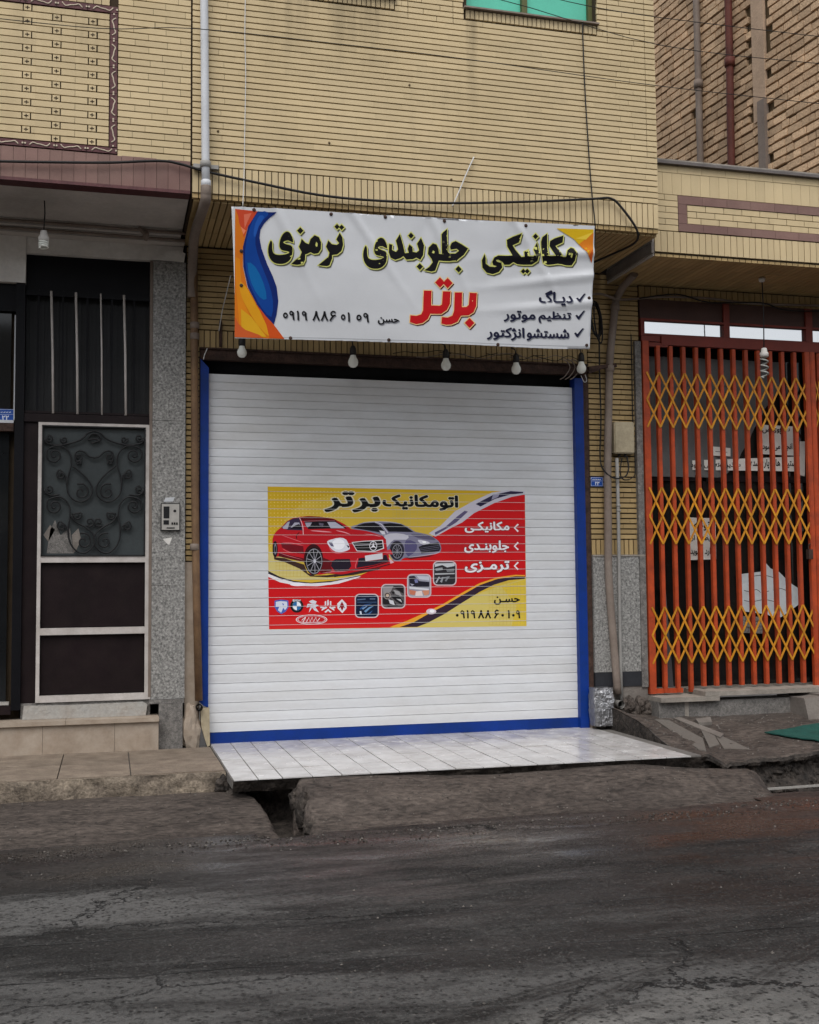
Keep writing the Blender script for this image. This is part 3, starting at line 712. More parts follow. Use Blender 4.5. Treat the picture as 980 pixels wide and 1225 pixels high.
# stepped cornice and surface conduits under the soffit
b = MB()
b.box((XL, -.20, 3.605), (-.23, .1, 3.639)); b.box((XL, -.12, 3.575), (-.20, .1, 3.6035)); b.build('cornice', M['plaster'], LB)
for yy, zz in ((-.225, 3.618), (-.15, 3.588)):
    b = MB(); b.tube([(XL, yy, zz), (-2, yy, zz+.004), (-.6, yy, zz-.003), (-.20, yy, zz-.006)], .011, 8); b.build('conduit', M['pipe_taupe'], LB)
b = MB(); b.tube(cr([(-.52, -.235, 3.632), (-.50, -.235, 3.60), (-.47, -.22, 3.58), (-.475, -.20, 3.55)], 4), .012, 8); b.lathe((-.475, -.22, 3.585), [(0, -.02), (.022, -.02), (.022, .02), (0, .02)], 10); b.build('conduit_fitting', M['pipe_taupe'], LB)
# plastered beams
b = MB(); b.box((-1.283, -.02, 3.463), (-.205, .2, 3.574)); b.box((XL, -.03, 3.245), (-1.284, .2, 3.574))
b.build('beam', M['plaster_w'], LB)
b = MB(); b.prism([(-.435, -.045, 3.462), (-.20, -.045, 3.455), (-.19, -.045, 3.52), (-.24, -.045, 3.545), (-.33, -.045, 3.52), (-.435, -.045, 3.475)], (0, .05, 0)); b.build('broken_plaster', M['plaster_w'], LB)
# granite pilaster in slabs
for z0, z1 in ((.335, 1.13), (1.133, 2.30), (2.303, 3.453)):
    b = MB(); b.box((-.415, -.045, z0), (-.186, .2, z1)); b.build('granite_slab', M['granite'], LB)
b = MB(); b.box((-.43, -.06, .305), (-.19, .2, .333)); b.build('ledge_stone', M['granite_d'], LB)
b = MB(); b.box((-.362, -.075, -.01), (-.20, .2, .3035)); b.build('base_block', M['granite_d'], LB)
b = MB(); b.box((-.436, -.015, .35), (-.4155, .1, 3.46)); b.build('pilaster_edge', M['pipe_taupe'], LB)
# step
for i, (a, c) in enumerate(((-3.6, -3.0), (-3.0, -2.42), (-2.42, -1.86), (-1.86, -1.13), (-1.13, -.66), (-.66, -.366))):
    b = MB(); b.box((a+.001, -.15, -.01), (c-.001, -.05, .194)); b.build('marble_slab', M['marble'], LB)
for a, c in ((-3.6, -2.2), (-2.2, -.98), (-.98, -.364)):
    b = MB(); b.box((a+.001, -.172, .1955), (c-.001, .2, .224)); b.build('step_tread', M['marble'], LB)
b = MB()
b.prism([(-1.27, -.03, .225), (-.45, -.03, .225), (-.44, -.03, .30), (-.47, -.03, .318), (-1.0, -.03, .312), (-1.26, -.03, .318)], (0, .15, 0)); b.build('white_sill', M['sill_white'], LB); b = MB(); b.box((-1.283, .0, .20), (-.42, .09, .332)); b.build('door_sill', M['granite_d'], LB)

# ---- the door bay
def q4(x0, y0, x1, y1, Y): # pixel box to world box
    a, c = on(x0, y0, Y), on(x1, y1, Y); return a.x, a.z, c.x, c.z
b = MB(); b.box((-1.283, .03, 3.205), (-.437, .08, 3.462)); b.build('black_panel', M['black_metal'], LB)
DG = MB(); DG.box((-1.283, .08, 2.28), (-.437, .10, 3.205))
for i in range(17):
    x = -1.283+.05*i; DG.box((x, .072, 2.28), (x+.022, .081, 3.205))
DG.build('corrugated_sheet', M['grey_metal'], LB)
GR = link('window_grille', MB().box((-1.283, .0, 3.168), (-.437, .03, 3.204)).mesh('window_grille'), M['black_metal'], LB)
for px_, qx in ((61.5, 63.6), (91, 92.8), (120.7, 122), (148.5, 150.6)):
    b = MB(); a, c = on(px_, 346, -.01), on(qx, 495, -.01); a.z = 3.20; c.z = 2.335
    b.tube([a, (a+c)/2+Vector((.003, 0, 0)), c], .0085 if px_ != 120.7 else .006, 8); b.build('bar', M['white_metal'], GR)
for px_, qx in ((46.4, 47), (75.6, 77), (105, 107), (134.5, 136), (161, 163)):
    b = MB(); a, c = on(px_, 350, .01), on(qx, 497, .01); a.z = 3.215; c.z = 2.32
    b.box((a.x-.006, .004, c.z), (a.x+.006, .018, a.z)); b.build('bar', M['black_metal'], GR)
b = MB(); b.box((-1.283, -.01, 2.275), (-.425, .06, 2.332)); b.build('transom_rail', M['brown_metal'], LB)
b = MB(); b.box((-1.283, .0, 2.337), (-.43, .03, 2.352)); b.build('transom_rail', M['brown_metal'], LB)
# door post, broad dark jamb
b = MB(); b.box((-1.345, -.02, .29), (-1.284, .12, 3.244)); b.build('door_post', M['black_metal'], LB)
b = MB(); b.box((-1.283, .01, .318), (-1.190, .10, 2.274)); b.build('jamb', M['brown_metal'], LB)
door = link('door', MB().box((-1.185, .045, .33), (-.425, .08, 2.265)).mesh('door'), M['brown_metal'], LB)
fx0, fx1, fz0, fz1 = -1.187, -.418, .335, 2.272
for a in (((fx0, fz0), (fx0+.024, fz1)), ((fx1-.042, fz0), (fx1, fz1)), ((fx0, fz1-.02), (fx1, fz1)), ((fx0, fz0), (fx1, fz0+.045)),
          ((fx0+.02, 1.295), (fx1-.04, 1.338)), ((fx0+.02, .795), (fx1-.04, .842))):
    (x0, z0), (x1, z1) = a; dy = random.uniform(0, .003)
    b = MB(); b.box((x0, -.015+dy, z0), (x1, .05, z1)); b.build('frame_bar', M['white_metal'], door)
for z0, z1 in ((.385, .79), (.847, 1.29)):
    b = MB(); b.box((fx0+.03, .02, z0), (fx1-.048, .046, z1)); b.build('panel', M['brown_metal'], door)
b = MB(); b.box((fx0+.028, .012, 1.342), (fx1-.044, .04, 2.25)); b.build('pane', M['door_glass'], door)
b = MB()
for a in (((fx0+.024, 1.338), (fx0+.032, 2.252)), ((fx1-.052, 1.338), (fx1-.043, 2.252)), ((fx0+.024, 2.243), (fx1-.043, 2.252)), ((fx0+.024, 1.338), (fx1-.043, 1.346))):
    b.box((a[0][0], -.02, a[0][1]), (a[1][0], .013, a[1][1]))
b.build('grille_frame', M['iron'], door)
# wrought iron scrolls, traced as centre lines (u right, v down, in hundredths of the pane)
def scroll(pts, r=.0064, mirror=True, dy=0):
    for s_ in ((1, -1) if mirror else (1,)):
        P = []
        for u, v in pts:
            uu = u if s_ == 1 else 984-u
            p = on(35+uu/6.323, 495+(v+dy)/6.323, -.012); P.append(p)
        b = MB(); b.tube(cr(P, 3), r, 6); b.build('scroll', M['iron'], door)
def spir(cx, cy, r0, r1, a0, turns, n=14, sgn=1):
    return [(cx+(r0+(r1-r0)*i/n)*math.cos(a0+sgn*2*math.pi*turns*i/n), cy+(r0+(r1-r0)*i/n)*math.sin(a0+sgn*2*math.pi*turns*i/n)) for i in range(n+1)]
A = spir(190, 315, 14, 68, -math.pi*1.0, 1.72, 18, -1)
UP = spir(192, 312, 10, 66, 0.6, 1.55, 16, 1)
UP = UP+[(225, 240), (275, 262), (312, 310), (318, 380), (298, 460), (286, 540), (300, 610), (345, 655), (400, 665), (450, 640), (478, 590), (470, 540), (430, 482), (380, 435), (328, 395)]
scroll(UP); 
LO = [(u, v+385) for u, v in spir(192, 312, 10, 64, 0.6, 1.55, 16, 1)]+[(225, 628), (275, 655), (305, 705), (308, 780), (296, 860), (300, 940), (330, 1010), (385, 1052), (440, 1045), (485, 1000), (495, 950), (475, 900), (420, 855), (350, 815), (315, 765)]
scroll(LO)
scroll(spir(392, 592, 8, 66, 0.2, 1.35, 14, -1)); scroll(spir(412, 965, 8, 66, 0.2, 1.35, 14, -1))
scroll(spir(152, 182, 6, 32, 1.2, 1.3, 10, 1)+[(120, 205), (150, 228), (230, 236), (320, 222), (400, 190), (440, 150), (470, 135), (492, 132)])
scroll(spir(264, 195, 6, 28, 2.2, 1.2, 10, 1)); scroll(spir(242, 462, 6, 38, 2.6, 1.3, 10, 1)+[(280, 480), (284, 540)])
scroll(spir(152, 568, 6, 36, 1.2, 1.3, 10, 1)+[(125, 595), (165, 618), (230, 612)])
scroll(spir(372, 328, 6, 34, 1.0, 1.2, 10, 1)+[(350, 300), (385, 280), (425, 295), (455, 325), (492, 332)])
scroll(spir(372, 372, 5, 20, 0, 1.1, 8, 1)); scroll(spir(360, 768, 6, 36, 1.0, 1.25, 10, -1)+[(325, 760)])
scroll(spir(458, 818, 6, 38, .5, 1.3, 10, 1)); scroll(spir(245, 850, 6, 36, 2.6, 1.3, 10, 1)+[(285, 860), (296, 900)])
scroll(spir(492, 200, 46, 50, math.pi, .5, 8, 1)+[(500, 215), (470, 225)], mirror=False)
scroll([(445, 200), (492, 192), (540, 200)], mirror=False)
for pts, mm_ in (([(56, 662), (60, 634), (66, 622), (72, 640), (84, 632), (88, 662)], 'granite_d'), ([(52, 640), (60, 628), (66, 634), (58, 648)], 'concrete'), ([(88, 662), (86, 640), (94, 632), (97, 645), (92, 657)], 'concrete')):
    b = MB(); b.prism([on(x, y, .0105) for x, y in pts], (0, .001, 0)); b.build('pale_shard', M[mm_], door)  # small pale patches added low on the pane
# left shop-window bay at the picture's edge
b = MB(); b.box((XL, .02, 3.05), (-1.346, .1, 3.244)); b.build('black_panel', M['black_metal'], LB)
b = MB(); b.box((XL, .06, 2.28), (-1.38, .08, 3.05)); b.build('window_pane', M['dark_glass'], LB)
b = MB(); b.box((XL, .06, .34), (-1.385, .08, 2.21)); b.build('window_pane', M['dark_glass'], LB)
b = MB(); a = on(20, 382, 0); c = on(20, 508, 0); b.box((a.x-.013, .0, 2.283), (a.x+.013, .06, 3.02)); b.build('window_bead', M['pipe_white'], LB)
b = MB(); b.box((XL, .0, 2.262), (-1.352, .06, 2.282)); b.build('window_bead', M['pipe_white'], LB)
b = MB(); b.box((XL, -.005, 2.205), (-1.352, .06, 2.258)); b.build('transom_rail', M['rust'], LB)
b = MB(); b.box((XL, -.01, .262), (-1.346, .06, .32)); b.build('window_sill', M['brown_metal'], LB)
b = MB(); b.box((XL, .0, .325), (-1.36, .06, .345)); b.build('window_bead', M['alu'], LB)

# ================================================================== MIDDLE BUILDING
MBD = thing('brick_building', 'yellow brick building over the white roller shutter, its upper storey jutting out', 'building', (1.45, 0, 0))
wz = on(558.7, 10.8, -1); wr = on(713.6, 30.3, -1)
WX0, WX1, WZ = wz.x, wr.x+.0, 5.087
W2X0, W2X1 = on(300, 0, -1).x-.2, on(472, 16, -1).x
core = MB(); TOPM = 9.0
core.box((-.212, -.984, 3.62), (3.078, .3, 5.10)); core.box((-.212, -.984, 5.1), (W2X0, .3, TOPM)); core.box((W2X1, -.984, 5.1), (WX0, .3, TOPM)); core.box((WX1, -.984, 5.1), (3.078, .3, TOPM))
core.box((W2X0, -.984, 6.4), (W2X1, .3, TOPM)); core.box((WX0, -.984, 6.4), (WX1, .3, TOPM)); core.box((W2X0, -.80, 5.1), (W2X1, .3, 6.4)); core.box((WX0, -.80, 5.1), (WX1, .3, 6.4))
core.box((-.184, .016, 2.851), (3.40, .35, 3.60)); core.box((-.184, .016, -.2), (-.082, .3, 2.876)); core.box((2.95, .016, -.2), (3.405, .3, 2.876))
core.build('wall', M['joint'], MBD)
pool = Pool(MBD, 'brick', 'brickwork', M['brick'])
holes = [(WX0-.02, WX1, 5.02, 6.4), (W2X0, W2X1, 5.02, 6.4)]
cuts = [on(542, 10, -1).x, on(488, 0, -1).x, on(726, 20, -1).x, on(772, 90, -1).x]
courses(pool, -.21, 3.08, 3.822, 4.16, -1.0, .0405, .2, .0078)
courses(pool, -.21, 3.08, 4.16+.0, 4.97, -1.0, .0405, .2, .0078, cuts=[cuts[3]], holes=holes)
courses(pool, -.21, 3.08, 4.97, 5.9, -1.0, .0405, .2, .0078, cuts=cuts, holes=holes)
soldiers(pool, -.21, 3.08, 3.645, 3.818, -1.0, .0425, .0065)
for a, c in ((W2X0, W2X1), (WX0-.01, WX1)): soldiers(pool, a, c, 5.022, 5.083, -1.0, .033, .006)
pool.flush()
pl2 = Pool(MBD, 'lower_brick', 'lower_brickwork', M['brick_shaded'])
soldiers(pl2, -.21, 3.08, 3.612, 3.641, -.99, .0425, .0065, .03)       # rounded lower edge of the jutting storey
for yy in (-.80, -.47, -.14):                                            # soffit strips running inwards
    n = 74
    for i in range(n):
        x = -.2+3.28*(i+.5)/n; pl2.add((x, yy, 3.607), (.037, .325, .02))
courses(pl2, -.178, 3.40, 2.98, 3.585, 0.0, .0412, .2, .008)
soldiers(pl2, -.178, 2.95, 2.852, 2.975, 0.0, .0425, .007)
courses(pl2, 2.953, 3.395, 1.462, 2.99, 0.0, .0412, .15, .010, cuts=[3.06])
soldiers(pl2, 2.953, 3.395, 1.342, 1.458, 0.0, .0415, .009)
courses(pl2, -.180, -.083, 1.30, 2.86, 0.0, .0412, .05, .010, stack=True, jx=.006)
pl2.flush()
b = MB(); b.box((-.205, -.97, 3.6175), (3.078, 0.02, 3.6195)); b.build('soffit_bed', M['joint'], MBD)
b = MB(); b.box((-.185, -.005, -.1), (-.083, .05, 1.295)); b.build('mortar_strip', M['marble'], MBD)
# windows upstairs
def upwin(x0, x1, label=None):
    wn = link('window', MB().box((x0, -.93, WZ+.012), (x0+.03, -.86, 6.4)).box((x1-.03, -.93, WZ+.012), (x1, -.86, 6.4)).box((x0+.031, -.93, WZ+.012), (x1-.031, -.86, WZ+.035)).box(((x0*.55+x1*.45), -.935, WZ+.036), ((x0*.55+x1*.45)+.04, -.86, 6.4)).mesh('window'), M['olive'], MBD)
    for a, c in ((x0+.032, x0*.55+x1*.45-.001), (x0*.55+x1*.45+.041, x1-.032)):
        b = MB(); b.box((a, -.90, WZ+.037), (c, -.89, 6.4)); b.build('pane', M['green_glass'], wn)
    b = MB(); b.box((x0-.015, -1.028, WZ-.0), (x1+.012, -.93, WZ+.011)); b.build('sill', M['pipe_taupe'], wn)
upwin(WX0-.01, WX1); upwin(W2X0, W2X1)
# small stains / wall plugs
for px_, py_ in ((261, 157), (394, 171), (490, 102), (540, 215)):
    p = on(px_, py_, -1); link('wall_plug', rubble_lump((p.x, -1.0, p.z), (.008, .006, .009), 'wall_plug', seed=px_), M['joint_light'], MBD)
# plinth of the right pier
b = MB(); b.box((2.953, -.03, .425), (3.155, .1, 1.325)); b.build('granite_slab', M['granite'], MBD)
b = MB(); b.box((3.158, -.03, .425), (3.345, .1, 1.325)); b.build('granite_slab', M['granite'], MBD)
b = MB(); b.box((2.95, -.036, 1.3265), (3.40, .05, 1.340)); b.build('ledge_stone', M['stone'], MBD)
b = MB(); b.box((3.348, -.035, .30), (3.400, .1, 3.05)); b.build('pier_edge', M['granite_d'], MBD)
b = MB(); b.box((2.953, -.028, .31), (3.345, .1, .423)); b.build('black_base', M['black_stone'], MBD)
for q in range(7): link('rough_base', rubble_lump((3.08+.05*q, -.03, .10+.07*random.random()), (.05, .05, .07), 'rough_base', seed=4+q), M['mortar'], MBD)
b = MB(); b.box((2.95, -.02, -.05), (3.40, .1, .309)); b.build('rough_base', M['concrete'], MBD)
b = MB(); b.box((2.912, -.04, .0), (2.95, .05, .30)); b.build('corner_stone', M['marble'], MBD)
# left foot: broken mortar and cream corner stone
link('rough_base', rubble_lump((-.14, -.03, .12), (.07, .05, .17), 'rough_base', seed=12), M['marble'], MBD)
b = MB(); b.prism([(-.075, -.05, .262), (-.012, -.05, .262), (-.008, -.05, .0), (-.025, -.05, -.01), (-.045, -.05, .05), (-.068, -.05, .13)], (0, .08, 0)); b.build('corner_stone', M['box'], MBD)
# opening: lintel, dark housing
b = MB(); b.box((-.082, .0, 2.765), (2.95, .06, 2.8375)); b.box((-.082, -.02, 2.838), (2.95, .055, 2.849)); b.build('steel_lintel', M['rust'], MBD)
b = MB(); b.box((-.08, .06, 2.64), (2.93, .48, 2.66)); b.box((-.08, .46, 2.66), (2.95, .50, 2.874)); b.box((-.081, .10, .0), (-.072, .48, 2.874)); b.box((2.932, .10, 0), (2.945, .48, 2.874)); b.build('shutter_housing', M['dark_void'], MBD)
b = MB(); b.tube([(-.05, .20, 2.775), (2.92, .20, 2.775)], .10, 20); b.build('shutter_roll', M['dark_void'], MBD)
# roller shutter
SH = link('roller_shutter', MB().box((-.018, .085, .07), (2.84, .095, 2.672)).mesh('roller_shutter'), M['slat'], MBD,
          label='white slatted roller shutter in blue guide rails')
zz = .078; z_edges = [zz]
nsl = 40; pitch = [.0705-(.0105*i/(nsl-1)) for i in range(nsl)]; sc = (2.668-zz)/sum(pitch)
for p_ in pitch: z_edges.append(z_edges[-1]+p_*sc)
SY = .045
slat_mesh = {}
for i in range(nsl):
    z0, z1 = z_edges[i], z_edges[i+1]; hh = z1-z0
    # profile: flat curved face with a small hook lip that stands proud at the joint
    prof = [(.0, .0), (-.0046, .0006), (-.0050, .0022), (-.0014, .0040), (-.0021, hh*.22), (-.0027, hh*.45), (-.0027, hh*.60), (-.0020, hh*.82), (-.0006, hh-.002), (.0012, hh)]
    b = MB(); V = []
    for x in (-.016, 2.838):
        V += [(x, SY+py_, z0+pz) for py_, pz in prof]
    n = len(prof); b.add(V, [(k, k+1, n+k+1, n+k) for k in range(n-1)], smooth=False); b.add([V[0], V[n-1], V[2*n-1], V[n]], [(0, 1, 2, 3)])
    b.build('slat', M['slat'], SH)
b = MB(); b.box((.002, SY-.012, .0), (2.83, SY+.03, .0765)); b.build('bottom_bar', M['blue'], SH)
b = MB(); b.prism([(-.078, -.012, 2.765), (-.018, -.012, 2.70), (-.018, -.012, .262), (-.05, -.012, .275), (-.078, -.012, .30)], (0, .10, 0)); b.build('guide_rail', M['blue'], SH)
b = MB(); b.box((2.832, -.012, .0), (2.904, .09, 2.735)); b.build('guide_rail', M['blue'], SH)
b = MB(); b.box((2.9055, -.006, .30), (2.948, .08, 2.80)); b.build('frame_angle', M['rust'], MBD)
b = MB(); b.box((-.086, .0, .3), (-.0795, .08, 2.80)); b.build('frame_angle', M['rust'], MBD)
b = MB(); b.box((.055, -.02, 2.86), (.075, .0, 3.05)); b.build('bracket', M['rust'], MBD)

# ================================================================== RIGHT BUILDING
RB = thing('shop_building', 'low yellow brick shop building with mauve framed parapet and orange folding gate, on the right', 'shop', (4.3, 0, 0))
XR = 5.2; YR = -.8
core = MB(); core.box((3.14, YR+.016, 3.53), (8, .3, 4.20)); core.box((3.41, .016, 3.12), (8, .4, 3.53)); core.box((6.6, .0, -.2), (8, .4, 3.13))
core.build('wall', M['joint'], RB)
b = MB(); b.box((3.16, YR-.035, 4.20), (8, .3, 4.222)); b.build('coping', M['dark_cap'], RB); b = MB(); b.box((3.16, YR-.03, 4.2225), (8, .3, 4.2345)); b.build('coping', M['stone'], RB)
pool = Pool(RB, 'brick', 'brickwork', M['brick'])
# stretcher line and dentil row
x = 3.145
while x < 7.9: pool.add((x+.1, YR+.01, 4.172), (.198, .022, .054)); x += .2
x = 3.145; i = 0
while x < 7.9:
    pool.add((x+.0385, YR+.012, 4.062), (.0755, .022, .160)); x += .0775; i += 1
PXa, PXb = 3.343, 7.5
courses(pool, 3.145, PXa, 3.705, 3.980, YR, .0458, .2, .005)
x0i, z0i, x1i, z1i = PXa+.075, 3.768, PXb, 3.912
h3 = (z1i-z0i)/3
for r_ in range(3):
    x = x0i-(.075 if r_ % 2 else 0)-(0.0 if r_ else .04)
    while x < x1i:
        a, c = max(x, x0i), min(x+.152, x1i); x += .152
        if c-a > .02: pool.add(((a+c)/2, YR+.012, z0i+(r_+.5)*h3), (c-a-.005, .022, h3-.006))
soldiers(pool, 3.145, 7.9, 3.545, 3.700, YR, .0525, .005)
pool.flush()
def mauve(a, c):
    b = MB(); b.box((a[0], YR-.004, a[1]), (c[0], YR+.016, c[1])); b.build('border_tile', M['purple'], RB)
x = PXa
while x < 7.4:
    mauve((x+.001, 3.914), (x+.201, 3.976)); mauve((x+.001, 3.708), (x+.201, 3.766)); x += .202
mauve((PXa+.001, 3.768), (PXa+.07, 3.838)); mauve((PXa+.001, 3.840), (PXa+.07, 3.912))
pl3 = Pool(RB, 'lower_brick', 'lower_brickwork', M['brick_shaded'])
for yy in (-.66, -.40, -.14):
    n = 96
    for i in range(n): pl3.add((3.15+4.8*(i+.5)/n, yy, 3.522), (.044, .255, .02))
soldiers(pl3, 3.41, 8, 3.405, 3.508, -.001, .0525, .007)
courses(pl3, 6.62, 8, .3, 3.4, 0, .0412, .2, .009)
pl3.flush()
b = MB(); b.box((3.135, -.79, 3.512), (3.144, 0.0, 3.70)); b.build('cheek', M['plaster'], RB)
b = MB(); b.prism([(3.12, -.80, 3.53), (3.12, -.02, 3.53), (3.12, -.02, 3.61), (3.12, -.80, 3.61)], (.022, 0, 0)); b.build('cheek', M['concrete'], RB)
# transom
b = MB(); b.box((3.41, -.01, 3.245), (6.6, .05, 3.404)); b.build('fascia_board', M['maroon'], RB)
tr = link('transom_window', MB().box((3.41, -.025, 3.228), (6.6, .03, 3.244)).box((3.41, -.025, 3.104), (6.6, .03, 3.121)).box((3.41, -.025, 3.1215), (3.442, .03, 3.2275)).mesh('transom_window'), M['red_paint'], RB)
divs = [3.442, on(864, 395, 0).x, on(871, 395, 0).x, on(962, 400, 0).x, on(970, 400, 0).x, 5.65, 5.70, 6.35]
for a, c in zip(divs[0::2], divs[1::2]):
    b = MB(); b.box((a+.001, .004, 3.122), (c-.001, .012, 3.227)); b.build('pane', M['sky_glass'], tr)
for a, c in zip(divs[1::2], divs[2::2]):
    b = MB(); b.box((a, -.028, 3.1215), (c, .03, 3.2275)); b.box((a, -.028, 3.2445), (c, -.011, 3.40)); b.build('mullion', M['red_paint'], tr)
# folding gate
G = link('folding_gate', MB().box((3.58, -.045, 3.028), (6.6, .0, 3.10)).box((3.41, -.03, 3.055), (3.578, .0, 3.10)).box((3.47, -.04, 3.012), (3.64, -.0, 3.045)).mesh('folding_gate'), M['red_paint'], RB,
         label='orange folding gate with amber lattice, drawn shut')
b = MB(); b.box((3.408, -.05, .245), (3.462, .02, 3.054)); b.build('gate_frame', M['orange'], G)
bars = [3.547+.1134*i for i in range(12)]
bars2 = [5.02+.1134*i for i in range(14)]
gm = MB(); gm.box((-.0155, -.045, 0), (.0155, -.010, 1)).box((-.0085, -.047, 0), (.0085, -.0455, 1)); gmesh = gm.mesh('gate_bar'); gmesh.materials.append(M['orange'])
pl = wloc(G)
def put(me, name, loc, scl, parent, pl):
    o = bpy.data.objects.new(name, me); COL.objects.link(o); o.parent = parent; o.location = Vector(loc)-pl; o.scale = scl; return o
for i, x in enumerate(bars+bars2):
    lo = .25 if i < 3 else .29
    put(gmesh, 'gate_bar', (x, 0, lo), (1, 1, 3.01-lo+.01), G, pl)
for x in (4.905, 4.955): put(gmesh, 'gate_bar', (x, -.012, .245), (1.45, 1, 2.78), G, pl)
b = MB(); b.box((3.463, -.035, .246), (3.70, -.0, .282)); b.build('bottom_rail', M['orange'], G)
zr = [(2.801, 2.578), (2.576, 2.356), (1.873, 1.646), (1.644, 1.423), (.924, .701), (.699, .480)]
allx = [3.435]+bars+[4.91]; allx2 = [4.97]+bars2
def lat(sgn, w_, hh):
    b = MB(); b.bar((-sgn*w_/2, 0, hh/2), (sgn*w_/2, 0, -hh/2), .0155, .004); me = b.mesh('lattice_strip'); me.materials.append(M['yellow_lat']); return me
lm = {(s_, k): lat(s_, .1134 if k == 0 else .112, .224) for s_ in (1, -1) for k in (0, 1)}
for seq in (allx, allx2):
    for a, c in zip(seq[:-1], seq[1:]):
        for z1, z0 in zr:
            for s_ in (1, -1):
                put(lm[(s_, 0)], 'lattice_strip', ((a+c)/2, -.0545 if s_ == 1 else -.0500, (z0+z1)/2), ((c-a)/.1134, 1, (z1-z0)/.224), G, pl)
            pass
b = MB(); b.box((4.86, -.06, 1.30), (4.90, -.02, 1.38)); b.tube(cr([(4.865, -.05, 1.38), (4.865, -.05, 1.41), (4.88, -.05, 1.425), (4.895, -.05, 1.41), (4.895, -.05, 1.38)], 3), .005, 6); 
b.build('padlock', M['rust'], G)
b = MB(); b.box((5.03, -.002, .30), (6.6, .006, 1.55)); b.build('gate_panel', M['orange'], G)
# shop front behind the gate
b = MB(); b.box((3.41, .17, .26), (6.6, .178, 3.10)); b.build('shop_pane', M['shop_glass'], RB)
for x in (3.44, 4.02, 4.55, 5.0, 5.8): 
    b = MB(); b.box((x, .145, .26), (x+.035, .1695, 3.10)); b.build('window_mullion', M['brown_metal'], RB)
b = MB(); b.box((3.41, .145, 1.95), (6.6, .1694, 2.0)); b.build('window_mullion', M['brown_metal'], RB)
b = MB(); b.box((3.41, .40, .26), (6.6, .42, 3.1)); b.build('back_board', M['dark_void'], RB)
b = MB(); b.box((3.40, .10, .24), (6.6, .40, .275)); b.build('inner_sill', M['stone'], RB)
# pale sheet added for grey reflections high in the glass, slanting right
cu = MB(); n = 40; V = []
for i in range(n+1):
    t = i/n; x = 3.49+1.33*t; zb = 1.98+.0*t+.75*sm(.5, 1, t)
    y = .135+.012*math.sin(i*1.9)
    V += [(x, y, 2.97), (x, y, zb)]
cu.add(V, [(2*i, 2*i+1, 2*i+3, 2*i+2) for i in range(n)], smooth=True)
M['reflection_sheet'] = mat('grey_reflection', (.15, .148, .145, 1), .9, .15, 5, .1)
cu.build('reflection_sheet', M['reflection_sheet'], RB)
M['metal_leg'] = mat('grey_metal_strip', (.10, .10, .105, 1), .5, .1, 5)
b = MB(); b.prism([(on(x, y, .12)) for x, y in ((790, 700), (796, 700), (806, 822), (797, 822))], (0, .01, 0)); b.build('leaning_strip', M['metal_leg'], RB)
# steps
b = MB(); b.box((3.40, -.20, .0), (3.62, .0, .195)); b.build('granite_slab', M['granite_d'], RB)
b = MB(); b.box((3.6215, -.20, .0), (3.655, .0, .195)); b.build('granite_slab', M['stone'], RB)
b = MB(); b.box((3.6565, -.20, .0), (4.60, .0, .195)); b.build('granite_slab', M['granite_d'], RB)
b = MB(); b.box((3.40, -.245, .1965), (3.90, .10, .232)); b.build('step_tread', M['stone'], RB)
b = MB(); b.box((3.78, -.24, .2335), (6.6, .12, .268)); b.build('step_tread', M['stone'], RB)
bm = bmesh.new(); bmesh.ops.create_cube(bm, size=1)
bmesh.ops.bevel(bm, geom=bm.edges[:], offset=.09, segments=3, affect='EDGES')
for v in bm.verts: v.co = Vector((5.4+v.co.x*1.7, -.20+v.co.y*.45+.06*(.5-v.co.z)*(-1 if v.co.y < 0 else 0)*1.5, .09+v.co.z*.28))
me = bpy.data.meshes.new('concrete_step'); bm.to_mesh(me); bm.free(); link('concrete_step', me, M['concrete'], RB)

# ================================================================== BACKGROUND BRICK FLANK WALL
BG = thing('rough_brick_wall', 'tall rough tan brick flank wall of the house behind the shop roof', 'wall', (5.2, 2, 0))
dv = Vector((-.107, 1, 0)).normalized(); ang = math.atan2(dv.y, dv.x)
P0 = Vector((5.2, -.75, 0))
nrm = Vector((-dv.y, dv.x, 0)); nrm = nrm if nrm.x < 0 else -nrm
b = MB(); a = P0-nrm*.012; c = P0+dv*6.2-nrm*.012
b.prism([(a.x, a.y, 3.9), (c.x, c.y, 3.9), (c.x, c.y, 9), (a.x, a.y, 9)], -nrm*.4); b.build('wall', M['joint_light'], BG)
pb = Pool(BG, 'brick', 'brickwork', M['bg_brick'])
hB, lB = .079, .165
bands = [(on(843, 60, 0), .5)]
def s_at(px_):
    d = ray(px_, 100); # intersect vertical plane
    t = (P0-CAM).dot(nrm)/d.dot(nrm); p = CAM+d*t; return (p-P0).dot(dv)
sA, sB, sC = s_at(842), s_at(880), s_at(911)
for i in range(58):
    s_ = -.1-(lB/2 if i % 2 else 0)+random.uniform(-.02, .02); z = 4.1+hB*(i+.5)
    while s_ < 6.1:
        L_ = lB*random.uniform(.92, 1.05) if random.random() > .2 else lB*.52
        cs = s_+L_/2; s_ += L_+.012
        if sC-.10 < cs < sC+.10 and z > 5.35: continue
        if random.random() < .006: continue
        p = P0+dv*cs+nrm*random.uniform(-.003, .006)
        pb.add((p.x, p.y, z+random.uniform(-.004, .004)), (L_, .04, hB-.017-random.uniform(0, .006)), ang+random.uniform(-.02, .02), 0)
pb.flush()
def vband(sc_, w_, z0, z1, out, m, name):
    p = P0+dv*sc_+nrm*(out*.5); b = MB()
    b.bar((p.x, p.y, z0), (p.x, p.y, z1), w_, out, up=nrm); return b.build(name, m, BG)
vband(sC, .17, 5.33, 9, .03, M['cement_band'], 'cement_band')
vband(sC-.04, .10, 4.0, 5.5, .05, M['pipe_taupe'], 'cement_band')
